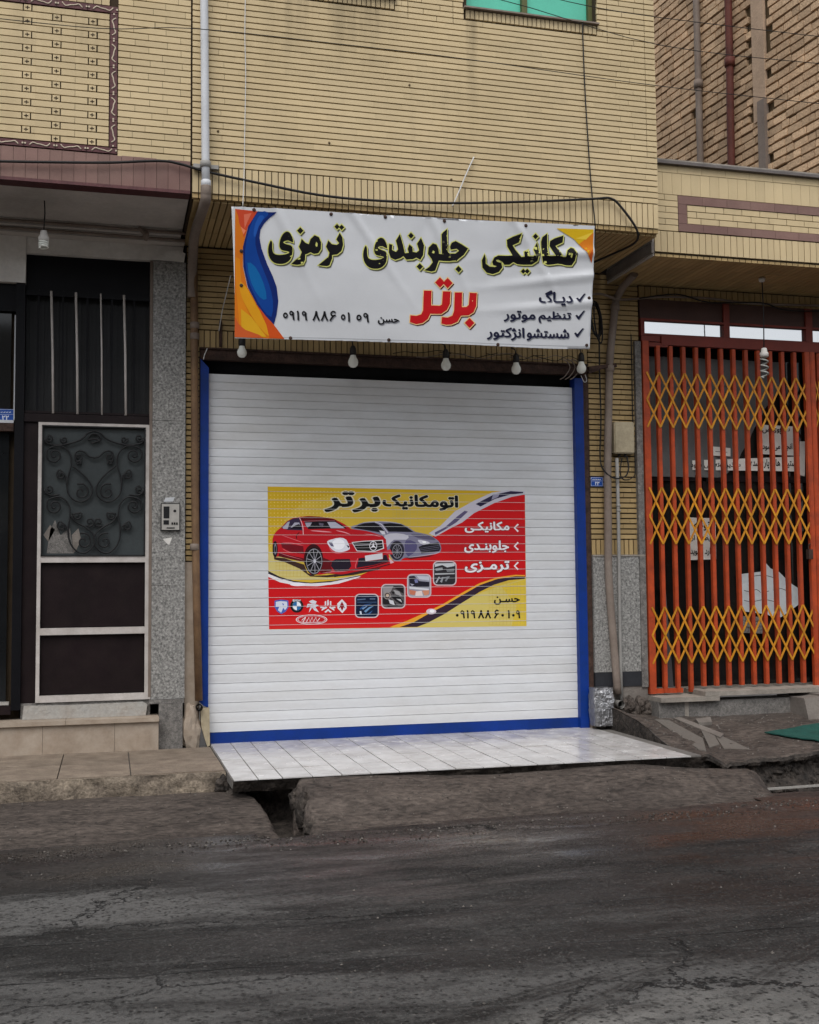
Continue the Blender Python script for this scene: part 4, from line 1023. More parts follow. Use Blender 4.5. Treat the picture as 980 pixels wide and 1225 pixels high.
def vpipe(name, s_, r, m, z0, z1, label, wob=.0):
    P = [P0+dv*(s_+wob*math.sin(i*1.3))+nrm*(.03+r) for i in range(9)]
    b = MB(); b.tube([(p.x, p.y, z0+(z1-z0)*i/8) for i, p in enumerate(P)], r, 10)
    for i in range(1, 9, 2): b.lathe((P[i].x, P[i].y, z0+(z1-z0)*i/8), [(r, -.04), (r*1.35, -.04), (r*1.35, .04), (r, .04)], 10)
    b.build(name, m, label=label, cat='pipe', group='pipes on the rough brick wall')
vpipe('wall_pipe', sA, .033, M['pipe_taupe'], 4.25, 9, 'pale grey pipe running down the rough brick wall, nearest the shutter building')
vpipe('wall_pipe', sB, .036, mat('rust_red_pipe', (.10, .028, .02, 1), .7, .3, 8, .3), 4.25, 9, 'rust red pipe running down the middle of the rough brick wall', .012)

# ================================================================== FLAT PRINT: text and shapes
# joining forms of the Arabic script letters: isolated, final, initial, medial
_F = {}
for ch, base, n in (('ا', 0xFE8D, 2), ('ب', 0xFE8F, 4), ('ت', 0xFE95, 4), ('ج', 0xFE9D, 4), ('ح', 0xFEA1, 4), ('د', 0xFEA9, 2), ('ر', 0xFEAD, 2),
                    ('ز', 0xFEAF, 2), ('ژ', 0xFB8A, 2), ('س', 0xFEB1, 4), ('ش', 0xFEB5, 4), ('ظ', 0xFEC5, 4), ('ک', 0xFB8E, 4), ('گ', 0xFB92, 4),
                    ('ل', 0xFEDD, 4), ('م', 0xFEE1, 4), ('ن', 0xFEE5, 4), ('و', 0xFEED, 2), ('ی', 0xFBFC, 4), ('ه', 0xFEE9, 4), ('پ', 0xFB56, 4)):
    _F[ch] = [chr(base+i) for i in range(n)]
_F['ـ'] = ['ـ']*4
def shape(s):
    out = []
    for i, c in enumerate(s):
        if c not in _F: out.append(c); continue
        pj = i > 0 and s[i-1] in _F and len(_F[s[i-1]]) == 4
        nj = i < len(s)-1 and s[i+1] in _F and len(_F[c]) == 4
        k = (3 if nj else 1) if pj else (2 if nj else 0)
        out.append(_F[c][k])
    return ''.join(reversed(out))
def glyphs(s, bold=.02, latin=False):
    c = bpy.data.curves.new('lettering', 'FONT'); c.body = s if latin else shape(s); c.offset = bold; c.resolution_u = 2
    o = bpy.data.objects.new('lettering', c); COL.objects.link(o)
    bpy.context.view_layer.update()
    me = o.to_mesh(); V = [(v.co.x, v.co.y) for v in me.vertices]; F = [tuple(p.vertices) for p in me.polygons]
    o.to_mesh_clear(); bpy.data.objects.remove(o); bpy.data.curves.remove(c)
    return V, F
def offset_poly(P, d):
    n = len(P); A = sum(P[i][0]*P[(i+1) % n][1]-P[(i+1) % n][0]*P[i][1] for i in range(n))
    s = 1 if A > 0 else -1; out = []
    for i in range(n):
        a, b_, c = Vector(P[i-1][:2]), Vector(P[i][:2]), Vector(P[(i+1) % n][:2])
        e1 = (b_-a); e2 = (c-b_)
        if e1.length < 1e-6 or e2.length < 1e-6: out.append(b_); continue
        n1 = Vector((e1.y, -e1.x)).normalized()*s; n2 = Vector((e2.y, -e2.x)).normalized()*s
        nn = n1+n2
        if nn.length < .2: nn = n1
        nn.normalize(); k = max(.55, nn.dot(n1)); out.append(b_+nn*min(d/k, d*1.6) if d > 0 else b_+nn*d)
    return [(p.x, p.y) for p in out]
class Print:
    """flat ink on a surface; shapes in photo-measured coordinates, layered a fraction of a millimetre apart"""
    def __init__(s): s.items = []
    def fill(s, V, F, m): s.items.append((V, F, m))
    def poly(s, P, m, holes=(), smooth=0, off=0):
        if smooth: P = [tuple(p) for p in cr(P, smooth, True)]
        if off: P = offset_poly(P, off)
        L = [[Vector((p[0], p[1], 0)) for p in P]]
        for h_ in holes:
            if off: h_ = offset_poly(h_, -off)
            L.append([Vector((p[0], p[1], 0)) for p in h_])
        T = geometry.tessellate_polygon(L)
        V = [(p.x, p.y) for l_ in L for p in l_]
        s.fill(V, [tuple(t) for t in T], m)
    def ell(s, cx, cy, rx, ry, m, n=28, hole=None):
        P = [(cx+rx*math.cos(2*math.pi*i/n), cy+ry*math.sin(2*math.pi*i/n)) for i in range(n)]
        s.poly(P, m, holes=[[(cx+(p[0]-cx)*hole, cy+(p[1]-cy)*hole) for p in P]] if hole else ())
    def line(s, pts, w_, m, smooth=0, taper=False):
        P = [Vector(p) for p in (cr(pts, smooth) if smooth else pts)]; V = []; n = len(P)
        for i in range(n):
            d = (P[min(i+1, n-1)]-P[max(0, i-1)]).normalized(); q = Vector((-d.y, d.x))*w_/2*((1-abs(2*i/(n-1)-1)**3) if taper else 1)
            V += [tuple(P[i]+q), tuple(P[i]-q)]
        s.fill(V, [(2*i, 2*i+1, 2*i+3, 2*i+2) for i in range(n-1)], m)
    def rrect(s, x0, y0, x1, y1, r, m, off=0):
        x0 -= off; y0 -= off; x1 += off; y1 += off; P = []
        for cx, cy, a0 in ((x1-r, y1-r, 0), (x0+r, y1-r, 90), (x0+r, y0+r, 180), (x1-r, y0+r, 270)):
            for k in range(6): t = R(a0+18*k); P.append((cx+r*math.cos(t), cy+r*math.sin(t)))
        s.poly(P, m)
    def text(s, txt, box, m, bold=.02, slope=0, shear=0, latin=False, dx=0, dy=0):
        """bold = ink spread in em on every side, built up from slightly shifted strikes of the same glyphs"""
        V, F = glyphs(txt, 0, latin)
        xs = [v[0] for v in V]; ys = [v[1] for v in V]
        a, b_, c, d = min(xs)-.03, max(xs)+.03, min(ys)-.03, max(ys)+.03; x0, y0, x1, y1 = box
        n = 8 if bold > .05 else 6
        for k in range(n+1):
            ox, oy = (0, 0) if k == n else (bold*math.cos(2*math.pi*k/n), bold*math.sin(2*math.pi*k/n))
            W_ = []
            for x, y in V:
                u, v = (x+ox-a)/(b_-a), (y+oy-c)/(d-c)
                px_ = x0+u*(x1-x0); W_.append((px_+dx, y1-v*(y1-y0)+slope*(px_-(x0+x1)/2)+dy))
            s.fill(W_, F, m)
    def digits(s, txt, box, m, wd, ring=True, slope=0, dx=0, dy=0):
        x0, y0, x1, y1 = box; n = len(txt); cw = (x1-x0)/n; H_ = y1-y0
        for i, ch in enumerate(txt):
            a = x0+cw*(i+.12)+dx; w_ = cw*.76; oy = y0+slope*(a-(x0+x1)/2)+dy
            g = lambda *q: [(a+w_*u, oy+H_*v) for u, v in q]
            if ch == '0':
                if ring: s.ell(a+w_*.5, oy+H_*.52, w_*.40+wd*.3, H_*.26+wd*.3, m, 20, hole=.45)
                else: s.ell(a+w_*.5, oy+H_*.62, wd*.85, wd*.85, m, 14)
            elif ch == '1': s.line(g((.38, 0), (.52, .3), (.56, 1)), wd, m, 3)
            elif ch == '8': s.line(g((.5, 0), (.36, .5), (.02, 1)), wd, m, 3); s.line(g((.5, 0), (.64, .5), (.98, 1)), wd, m, 3)
            elif ch == '9': s.ell(a+w_*.42, oy+H_*.26, w_*.36+wd*.2, H_*.22+wd*.2, m, 20, hole=.42); s.line(g((.78, .15), (.80, .5), (.92, 1)), wd, m, 3)
            elif ch == '6': s.line(g((.92, .12), (.55, .0), (.22, .18), (.34, .44), (.66, .46), (.96, .40)), wd*.9, m, 4); s.line(g((.70, .44), (.34, .70), (.06, 1)), wd, m, 3)
    def mesh(s, name, to3d, lay=.0004, grid_=None, surf=None):
        """to3d maps (px,py) to a point; surf(x,z) gives the surface depth to lay the ink on"""
        mb = MB(); V = []; 
        bm = bmesh.new(); mats = []
        for li, (vs, fs, m) in enumerate(s.items):
            if m not in mats: mats.append(m)
            vv = []
            for x, y in vs:
                p = to3d(x, y); vv.append(bm.verts.new((p[0], p[1]-lay*(li+1), p[2])))
            for f in fs:
                try: q = bm.faces.new([vv[k] for k in f]); q.material_index = mats.index(m)
                except ValueError: pass
        if grid_:
            (x0, x1, nx), (z0, z1, nz) = grid_
            lid = bm.verts.layers.float.new('lay')
            for v in bm.verts: pass
            for k in range(nx):
                bmesh.ops.bisect_plane(bm, geom=bm.verts[:]+bm.edges[:]+bm.faces[:], plane_co=(x0+(x1-x0)*k/nx, 0, 0), plane_no=(1, 0, 0))
            for k in range(nz):
                bmesh.ops.bisect_plane(bm, geom=bm.verts[:]+bm.edges[:]+bm.faces[:], plane_co=(0, 0, z0+(z1-z0)*k/nz), plane_no=(0, 0, 1))
        if surf:
            for v in bm.verts: v.co.y += surf(v.co.x, v.co.z)
        for f in bm.faces:
            f.normal_update()
            if f.normal.y > 0: f.normal_flip()
            f.smooth = bool(surf)
        me = bpy.data.meshes.new(name); bm.to_mesh(me); bm.free()
        for m in mats: me.materials.append(m)
        return me
K = ink(12, 11, 14); WH = ink(222, 220, 222); RED = ink(200, 18, 24); YEL = ink(214, 182, 62); SIL = ink(188, 188, 198)

# ------------------------------------------------------------------ POSTER on the shutter
PT = thing('poster', 'printed poster with red and silver cars on yellow and red, stuck on the white shutter', 'poster', (1.45, .03, .95))
def p3(x, y): return on(x, y, SY-.0028)
def Z(ox, oy, sc, pts): return [(ox+x/sc, oy+y/sc) for x, y in pts]
def pprint_(name, pr, layer0, lay=.00012, **kw):
    me = pr.mesh(name, lambda x, y: p3(x, y)+Vector((0, -layer0, 0)), lay=lay)
    return link(name, me, None, PT, **kw)
pr = Print()
pr.poly([(320.3, 582), (628, 588), (630, 749), (322, 753)], ink(208, 176, 62))
pr.poly([(320.3, 582), (628, 588), (628, 592), (600, 592), (430, 588), (395, 592), (365, 600), (345, 615), (332, 640), (321, 655)], ink(203, 166, 34))
pr.poly([(322, 660), (345, 668), (360, 676), (372, 690), (420, 692), (340, 694), (322, 686)], ink(205, 190, 120))
pr.poly([(560, 715), (600, 700), (629, 692), (630, 749), (500, 750)], ink(206, 188, 104))
pr.poly([(600, 702), (629, 693), (630, 749), (612, 749), (618, 725)], ink(212, 184, 60))
D = []; F = []
for i in range(21):
    for j in range(17):
        x, y = 324+4.25*i, 588+4.3*j
        if (x-322)/85+(y-585)/75 > 1.6: continue
        r_ = 1.05*(1-.35*abs(i-9)/12); k = len(D); D += [(x-r_, y), (x, y-r_), (x+r_, y), (x, y+r_)]; F.append((k, k+1, k+2, k+3))
pr.fill(D, F, ink(222, 200, 112))
D = []; F = []
for a, (x0, x1, y0, y1) in enumerate(((330, 372, 660, 690), (585, 628, 697, 748), (470, 540, 600, 640))):
    for x in np.arange(x0, x1, 4.2): k = len(D); D += [(x, y0), (x+.5, y0), (x+.5, y1), (x, y1)]; F.append((k, k+1, k+2, k+3))
    for y in np.arange(y0, y1, 4.2): k = len(D); D += [(x0, y), (x1, y), (x1, y+.5), (x0, y+.5)]; F.append((k, k+1, k+2, k+3))
pr.fill(D, F, ink(198, 174, 84))
red = [(321, 688), (340, 695), (362, 699), (385, 698.5), (410, 694), (432, 688), (470, 670), (505, 652), (520, 640), (539, 631), (553, 624), (567, 613), (591, 601), (612, 594), (628, 591), (629, 690),
       (609, 690), (591, 694), (574, 700), (553, 712), (531, 725), (513, 734), (487, 745), (468, 750.5), (322, 752.8)]
pr.poly(red, RED)
pr.poly([(322, 752.8), (322, 738), (400, 742), (468, 744), (487, 740), (487, 745), (468, 750.8)], ink(204, 34, 34))
pr.poly([(500, 655), (545, 640), (628, 626), (628, 660), (560, 664)], ink(188, 24, 32))
# upper silver blade
pr.poly([(513, 638), (527, 629), (544, 612), (567, 599), (588, 589.5), (609, 586), (628, 587.5), (628, 591.5), (612, 594.5), (591, 602), (567, 614), (553, 625), (539, 632), (521, 642)], ink(196, 192, 204))
pr.poly([(520, 637), (532, 631), (548, 617), (556, 611), (560, 612), (546, 625), (530, 635), (521, 640)], ink(92, 84, 116))
pr.poly([(569, 603), (590, 592), (611, 587.5), (626, 588.5), (626, 590), (611, 591.5), (592, 597), (575, 606)], ink(44, 38, 66))
pr.poly([(590, 591.5), (598, 590), (596, 594.5), (588, 598)], ink(150, 146, 168))
# lower gold and aubergine blade
pr.poly([(466, 750.3), (487, 742.6), (513, 731), (531, 722), (553, 709), (574, 697.5), (595, 690.6), (617, 687.6), (628, 688), (628, 691), (595, 693), (574, 701), (553, 713), (531, 726), (513, 735), (490, 746), (480, 750.3)], ink(228, 160, 48))
pr.poly([(478, 750.2), (495, 744.5), (513, 734), (531, 725), (553, 712), (574, 700), (595, 692.6), (617, 689.4), (628, 689.6), (628, 692.5), (609, 694), (591, 699.5), (574, 708), (553, 721), (531, 735), (512, 745), (499, 750)], ink(50, 32, 50))
pr.ell(516, 731.5, 6, 3.4, ink(214, 196, 208)); pr.ell(517, 731, 3, 2, ink(244, 240, 244))
# white swoosh under the cars
pr.poly([(321, 683), (335, 690), (352, 695), (372, 697), (400, 694.5), (430, 688.5), (432, 690), (405, 697.5), (380, 700.5), (355, 699.5), (335, 695), (321, 689)], ink(40, 32, 44))
pr.poly([(321, 686.4), (335, 692), (352, 696.5), (372, 698), (395, 696.6), (430, 689.4), (432, 690), (405, 698.3), (380, 701.3), (358, 701), (335, 696.6), (321, 690)], ink(226, 222, 226))
pr.ell(356, 699, 9, 2.2, ink(236, 232, 240))
pprint_('background_print', pr, 0, lay=.00003)

# silver car behind
pr = Print(); z7 = lambda *p: Z(400, 610, 7.0, p)
pr.poly(z7((140, 155), (190, 125), (240, 106), (330, 96), (460, 98), (560, 115), (640, 158), (680, 184), (790, 208), (868, 255), (892, 300), (890, 348), (830, 372), (700, 392), (585, 402), (555, 425), (500, 425), (470, 390), (440, 330), (410, 240)), ink(128, 126, 148), smooth=2)
pr.poly(z7((420, 215), (520, 195), (620, 215), (600, 250), (500, 250), (460, 290), (430, 310)), ink(196, 194, 206), smooth=2)
pr.poly(z7((640, 200), (780, 210), (850, 248), (800, 250), (700, 235)), ink(92, 88, 112), smooth=2)
pr.poly(z7((600, 255), (680, 270), (690, 330), (620, 390), (590, 330)), ink(86, 82, 120), smooth=2)
pr.poly(z7((160, 152), (200, 128), (250, 112), (335, 106), (370, 122), (405, 160), (432, 196), (330, 180)), ink(20, 17, 24))
pr.poly(z7((405, 116), (470, 110), (555, 118), (610, 148), (665, 186), (560, 184), (455, 182)), ink(18, 16, 22))
pr.line(z7((340, 102), (390, 118), (425, 160), (450, 195)), .9, ink(206, 204, 214), 3)
pr.line(z7((240, 106), (330, 98), (460, 100), (555, 116)), .5, ink(190, 188, 200), 3)
pr.poly(z7((375, 172), (420, 178), (430, 205), (400, 205)), ink(214, 212, 220))
pr.poly(z7((700, 250), (760, 258), (800, 275), (770, 295), (720, 280)), ink(210, 208, 220), smooth=2)
pr.poly(z7((735, 262), (765, 262), (768, 278), (742, 276)), ink(250, 250, 252))
pr.poly(z7((705, 310), (745, 292), (872, 272), (890, 320), (880, 345), (730, 365)), ink(30, 28, 38))
for k in range(3): pr.line(z7((715, 322+k*13), (880, 296+k*15)), .35, ink(120, 118, 136))
pr.line(z7((620, 398), (720, 385), (850, 366), (885, 350)), .6, ink(190, 188, 200), 2)
pr.poly(z7((590, 400), (700, 394), (845, 376), (800, 392), (640, 412)), ink(96, 20, 28))
pr.ell(400+525/7, 610+340/7, 8.8, 11.6, ink(52, 48, 62)); pr.ell(400+525/7, 610+345/7, 7.4, 10.4, ink(22, 20, 26)); pr.ell(400+527/7, 610+347/7, 6.0, 8.8, ink(120, 118, 130), hole=.84)
for k in range(10):
    t = 2*math.pi*k/10; pr.line([(475.3, 659.5), (475.3+5.2*math.cos(t), 659.5+7.8*math.sin(t))], .6, ink(132, 130, 142))
pprint_('silver_car_print', pr, .0006, lay=.000012)

# red car
pr = Print(); z6 = lambda *p: Z(320, 610, 9.8, p)
pr.poly(z6((75, 555), (200, 565), (330, 610), (430, 640), (470, 740), (560, 770), (700, 765), (900, 740), (1180, 700), (1400, 640), (1440, 600), (1300, 700), (1000, 765), (700, 790), (500, 780), (380, 690), (200, 610), (80, 580)), ink(60, 40, 34))
body = z6((60, 345), (75, 290), (110, 245), (155, 210), (230, 132), (300, 95), (380, 80), (480, 72), (620, 78), (780, 105), (900, 165), (985, 225))+z7((240, 172), (300, 184), (400, 214), (432, 246), (442, 330), (470, 430), (444, 468), (350, 492), (180, 524), (60, 540))+z6((700, 745), (620, 760), (500, 755), (440, 640), (430, 610), (330, 590), (250, 560), (150, 545), (75, 552), (60, 450))
pr.poly(body, ink(186, 22, 34))
pr.poly(z6((130, 545), (330, 590), (430, 610), (436, 570), (300, 540), (140, 500)), ink(92, 10, 22))
pr.poly(z6((160, 385), (420, 425), (430, 520), (260, 490), (170, 440)), ink(112, 12, 26))
pr.poly(z6((600, 540), (760, 600), (740, 650), (760, 700), (720, 745), (620, 740), (590, 600)), ink(96, 12, 22))
pr.poly(z6((375, 92), (480, 76), (620, 82), (780, 108), (830, 135), (430, 130), (390, 128)), ink(92, 8, 18))
pr.poly(z6((162, 212), (238, 134), (305, 100), (372, 92), (392, 150), (412, 240), (240, 236)), ink(52, 42, 66))
pr.poly(z6((176, 208), (240, 140), (262, 138), (238, 222), (190, 222)), ink(172, 170, 186)); pr.poly(z6((272, 205), (318, 148), (372, 148), (392, 208), (330, 212)), ink(170, 168, 184))
pr.poly(z6((330, 180), (370, 165), (400, 205), (390, 228), (270, 222), (290, 204)), ink(20, 14, 28))
pr.poly(z6((430, 136), (690, 130), (790, 130), (860, 165), (935, 218), (700, 220), (480, 226), (450, 190)), ink(22, 14, 22))
pr.poly(z6((700, 142), (795, 142), (908, 215), (742, 214)), ink(178, 178, 194)); pr.poly(z6((440, 150), (522, 148), (500, 188), (472, 205), (456, 190)), ink(160, 158, 174)); pr.poly(z6((600, 150), (660, 160), (650, 190), (610, 180)), ink(96, 90, 108))
pr.line(z6((378, 96), (402, 150), (416, 210), (420, 290)), .7, ink(232, 196, 204), 3)
pr.line(z6((430, 134), (560, 128), (790, 130)), .35, ink(190, 140, 150), 2)
for a in (((150, 290), (280, 335), (430, 388)), ((160, 380), (290, 388), (425, 422)), ((175, 452), (220, 480), (285, 500)), ((130, 500), (250, 540), (420, 585))):
    pr.line(z6(*a), .55, ink(226, 120, 130), 3, True)
pr.line(z6((500, 242), (640, 252), (760, 262)), 1.4, ink(224, 150, 160), 3, True); pr.line(z6((800, 240), (900, 262), (975, 290)), 1.2, ink(224, 150, 160), 3, True)
pr.line(z7((250, 200), (330, 210), (400, 228)), .6, ink(224, 150, 160), 3, True)
pr.line(z6((345, 340), (340, 300), (375, 262)), 1.0, ink(70, 6, 16), 2)
# lower front
pr.poly(z6((760, 600), (800, 578), (965, 575), (985, 660), (950, 700), (780, 705), (742, 655)), ink(34, 26, 40))
pr.poly(z7((205, 405), (255, 398), (262, 432), (406, 414), (412, 376), (438, 378), (452, 428), (330, 462), (186, 486)), ink(36, 28, 42))
pr.line(z7((196, 405), (176, 470), (184, 490)), .6, ink(226, 120, 130), 2)
pr.line(z7((0, 512), (170, 500), (330, 470), (455, 432)), 1.1, ink(24, 18, 26), 3)
pr.line(z6((640, 742), (760, 725), (950, 722)), .7, ink(206, 150, 160), 2, True)
pr.line(z7((0, 560), (150, 528), (330, 490), (465, 455)), 1.0, ink(34, 26, 32), 3); pr.line(z7((0, 580), (110, 566), (220, 543)), .6, ink(214, 206, 210), 2, True)
# wheels
wx, wy = 320+545/9.8, 610+600/9.8
pr.ell(wx-.6, wy-3, 11.5, 17.5, ink(60, 8, 16)); pr.ell(wx, wy, 10.6, 16.6, ink(16, 14, 18)); pr.ell(wx+.3, wy+.2, 9.6, 15.2, ink(140, 138, 146), hole=.92)
for k in range(10):
    t = 2*math.pi*k/10+.2; pr.line([(wx+1, wy), (wx+.3+8.8*math.cos(t), wy+14*math.sin(t))], .75, ink(156, 154, 164))
pr.ell(wx+1, wy, 1.6, 2.4, ink(196, 196, 206))
pr.ell(329.2, 657, 3.1, 9.8, ink(20, 16, 24)); pr.ell(329.4, 657, 1.6, 6.5, ink(120, 118, 130), hole=.6)
# headlight glow, grille, star, plate
pr.ell(404.5, 653, 11, 9.5, ink(206, 90, 100)); pr.poly(z6((698, 372), (760, 345), (850, 325), (925, 350), (965, 440), (950, 470), (880, 492), (800, 490), (735, 440)), ink(222, 222, 232), smooth=2); pr.ell(405, 651, 7.5, 6.5, ink(246, 246, 252))
pr.poly(z6((715, 380), (760, 385), (780, 430), (745, 425)), ink(96, 92, 120)); pr.poly(z6((925, 410), (962, 425), (950, 450)), ink(50, 44, 60))
pr.poly(z7((148, 272), (240, 262), (405, 254), (414, 322), (335, 350), (190, 344)), ink(214, 212, 216), off=.4); pr.poly(z7((154, 276), (240, 266), (400, 258), (408, 318), (335, 345), (192, 340)), ink(28, 26, 26))
pr.line(z7((160, 296), (300, 292), (404, 282)), .8, ink(190, 190, 194), 2); pr.line(z7((180, 318), (300, 316), (408, 303)), .5, ink(150, 150, 154), 2)
sx, sy = 400+326/7, 610+302/7
pr.ell(sx, sy, 4.6, 5.8, ink(226, 226, 232), hole=.84)
for k in range(3):
    t = -math.pi/2+2*math.pi*k/3; e = (sx+4.3*math.cos(t), sy+5.4*math.sin(t)); pr.poly([e, (sx+1.0*math.cos(t+1.6), sy+1.2*math.sin(t+1.6)), (sx+1.0*math.cos(t-1.6), sy+1.2*math.sin(t-1.6))], ink(232, 232, 238))
pr.poly(z7((256, 384), (402, 361), (406, 410), (261, 429)), ink(214, 214, 220))
pr.poly(z7((415, 345), (470, 330), (490, 372), (440, 372)), ink(206, 60, 70)); pr.poly(z7((455, 395), (500, 440), (470, 450)), ink(226, 180, 190))
pprint_('red_car_print', pr, .0011, lay=.000012)

# emblems and little pictures
pr = Print()
c0 = (337.3, 725)
pr.poly([(328.5, 718.5), (336, 717.2), (345, 718.3), (345.4, 726), (342, 731.5), (336.8, 734.8), (331.5, 731.5), (328.4, 726)], ink(70, 96, 176)); pr.poly([(330, 720), (336, 719), (343.6, 719.8), (344, 726), (341, 730), (339, 727), (336.5, 733), (332.5, 730), (334, 726), (330, 726)], ink(206, 212, 226))
pr.poly([(337.5, 721.5), (340, 722.5), (339, 724.5)], ink(70, 96, 176))
pr.ell(355.2, 724.8, 8.0, 8.2, ink(22, 22, 28)); pr.ell(355.2, 724.8, 5.4, 5.6, ink(226, 230, 236), hole=.99); pr.ell(355.2, 724.8, 5.0, 5.2, ink(232, 234, 240))
for a0 in (0, 180):
    P = [(355.2, 724.8)]+[(355.2+5*math.cos(R(a0+90*k/6)), 724.8+5.2*math.sin(R(a0+90*k/6))) for k in range(7)]; pr.poly(P, ink(40, 104, 160))
pr.text('BMW', (350.4, 717.0, 360.0, 719.8), ink(226, 226, 230), latin=True)
for a in (((369.5, 719.5), (374, 717.5), (379, 719.5), (377.5, 723), (381.5, 724), (377.5, 726.5), (381.8, 732.5), (376.5, 730.5), (373.5, 727), (369.5, 733), (371.5, 725.5), (366.8, 727), (368, 722.5), (373, 722)),): pr.poly(list(a), ink(214, 214, 222))
for k in range(3): pr.line([(368.2, 722+k*2.4), (379, 722.8+k*2.4)], .4, ink(150, 60, 70))
for a in (((391.5, 718), (393.3, 717.5), (393.6, 723.4), (391.4, 724.6)), ((390, 725.4), (385, 728.4), (384.8, 730.8), (391.6, 726.9)), ((395, 725.4), (400, 728.4), (400.2, 730.8), (393.6, 726.9)),
          ((388.6, 719.5), (390.3, 719), (390.4, 723.6), (388.6, 724.6)), ((396.4, 719.2), (394.7, 719), (394.6, 723.6), (396.4, 724.6)), ((388.5, 726), (383.5, 725.6), (383, 727.3), (386.5, 727.6)), ((396.6, 726), (401, 725.6), (401.6, 727.3), (398.4, 727.6)), ((388, 732), (392.6, 728.4), (397, 732), (395.2, 733), (392.6, 730.6), (390, 733))): pr.poly(list(a), ink(216, 216, 222))
pr.poly([(409.2, 716.8), (414.6, 722.5), (414.8, 727.5), (409.6, 733.6), (403.8, 727.6), (403.6, 722)], ink(224, 222, 228)); pr.poly([(409.2, 719.5), (412, 724.8), (409.4, 731), (406.4, 724.8)], ink(172, 26, 34)); pr.line([(409.2, 720.5), (409.3, 730)], .9, ink(60, 10, 24)); pr.line([(405.6, 727.5), (409.2, 723.6), (412.8, 727.5)], .8, ink(60, 10, 24))
pr.ell(372.8, 741.2, 18.8, 6.0, ink(224, 214, 218)); pr.ell(372.8, 741.2, 17.8, 5.1, ink(186, 26, 34)); pr.ell(372.8, 741.2, 16.8, 4.3, ink(226, 216, 220), hole=.95)
P = [(362.5, 744.2), (365.5, 739), (366.8, 744), (369.6, 738.6), (371, 744), (373.6, 738.2), (375.2, 743.8), (378, 738.4), (379.6, 743.4), (382.6, 739.4)]; pr.line(P, 1.0, ink(232, 226, 230)); pr.line([(362, 744.6), (384, 744.2)], .5, ink(232, 226, 230)); pr.line([(361, 742), (366, 738)], .8, ink(232, 226, 230))
def pic(x0, y0, x1, y1, bgc, shapes):
    pr.rrect(x0, y0, x1, y1, 5.5, ink(206, 186, 190)); pr.rrect(x0+1.3, y0+1.3, x1-1.3, y1-1.3, 4.6, ink(*bgc))
    w_, h_ = x1-x0, y1-y0
    for P, c in shapes: pr.poly([(x0+w_*a, y0+h_*b_) for a, b_ in P], ink(*c))
pic(424.5, 710.3, 453.3, 739.2, (14, 26, 52), [(((.1, .22), (.45, .2), (.45, .24), (.1, .27)), (90, 110, 140)), (((.3, .1), (.9, .09), (.88, .12), (.3, .13)), (60, 90, 130)), (((.62, .2), (.85, .2), (.85, .23), (.62, .23)), (110, 130, 160)),
     (((.2, .62), (.4, .45), (.72, .4), (.62, .45), (.42, .5), (.25, .66)), (40, 84, 140)), (((.2, .72), (.27, .72), (.3, .88), (.22, .84)), (200, 210, 226)), (((.38, .72), (.6, .55), (.8, .5), (.62, .62), (.46, .78)), (110, 150, 190)), (((.3, .84), (.55, .82), (.75, .68), (.62, .86)), (60, 100, 150)), (((.1, .34), (.9, .34), (.9, .355), (.1, .355)), (90, 120, 160)),
     (((.3, .6), (.5, .5), (.52, .52), (.34, .66)), (120, 150, 190))])
pic(456, 698.6, 485.2, 728, (88, 84, 86), [(((.06, .1), (.5, .08), (.4, .3), (.1, .5)), (146, 142, 144)), (((.5, .08), (.9, .1), (.92, .4), (.6, .2)), (30, 26, 30)), (((.06, .55), (.4, .6), (.7, .9), (.3, .93), (.08, .8)), (34, 30, 34)), (((.4, .5), (.7, .45), (.92, .7), (.85, .85), (.6, .7)), (24, 22, 26)), (((.3, .62), (.5, .68), (.56, .86), (.36, .8)), (206, 206, 212)), (((.5, .24), (.74, .3), (.86, .5), (.6, .42)), (160, 158, 160)), (((.62, .6), (.8, .62), (.86, .76)), (190, 188, 192)), (((.4, .3), (.56, .32), (.5, .44)), (28, 26, 28))])
pr.ell(463.4, 712.6, 4.2, 4.4, ink(150, 140, 136)); pr.ell(463.4, 712.6, 3.2, 3.4, ink(70, 62, 62)); pr.ell(463.6, 712.4, 1.9, 1.9, ink(196, 172, 150))
pic(487, 686.6, 516, 715, (150, 150, 164), [(((.08, .1), (.3, .08), (.5, .3), (.92, .34), (.92, .55), (.5, .56), (.1, .5)), (34, 32, 44)), (((.4, .08), (.92, .1), (.92, .28), (.5, .22)), (190, 192, 204)), (((.3, .24), (.42, .2), (.46, .36), (.34, .38)), (120, 124, 170)), (((.1, .54), (.5, .58), (.9, .62), (.9, .7), (.5, .66), (.1, .62)), (214, 214, 220)), (((.08, .66), (.4, .72), (.3, .9), (.12, .86)), (196, 118, 92)), (((.62, .7), (.92, .68), (.9, .86), (.72, .92)), (206, 140, 110)), (((.36, .74), (.6, .7), (.66, .92), (.34, .93)), (226, 208, 204)), (((.12, .4), (.3, .44), (.2, .5)), (170, 170, 190))])
pic(518, 671.2, 546.2, 700.6, (44, 42, 46), [(((.08, .1), (.92, .08), (.92, .2), (.6, .26), (.4, .16), (.08, .24)), (196, 200, 204)), (((.1, .3), (.4, .26), (.42, .36), (.12, .4)), (150, 152, 156)), (((.56, .34), (.9, .3), (.9, .42), (.6, .44)), (120, 122, 126)), (((.08, .5), (.92, .48), (.92, .53), (.08, .56)), (176, 178, 182)), (((.1, .86), (.24, .64), (.3, .64), (.16, .9)), (170, 172, 178)), (((.3, .84), (.4, .64), (.46, .66), (.38, .88)), (150, 152, 158)), (((.5, .8), (.62, .62), (.7, .64), (.56, .84)), (120, 122, 128)), (((.2, .7), (.7, .62), (.72, .65), (.2, .74)), (140, 142, 148))])
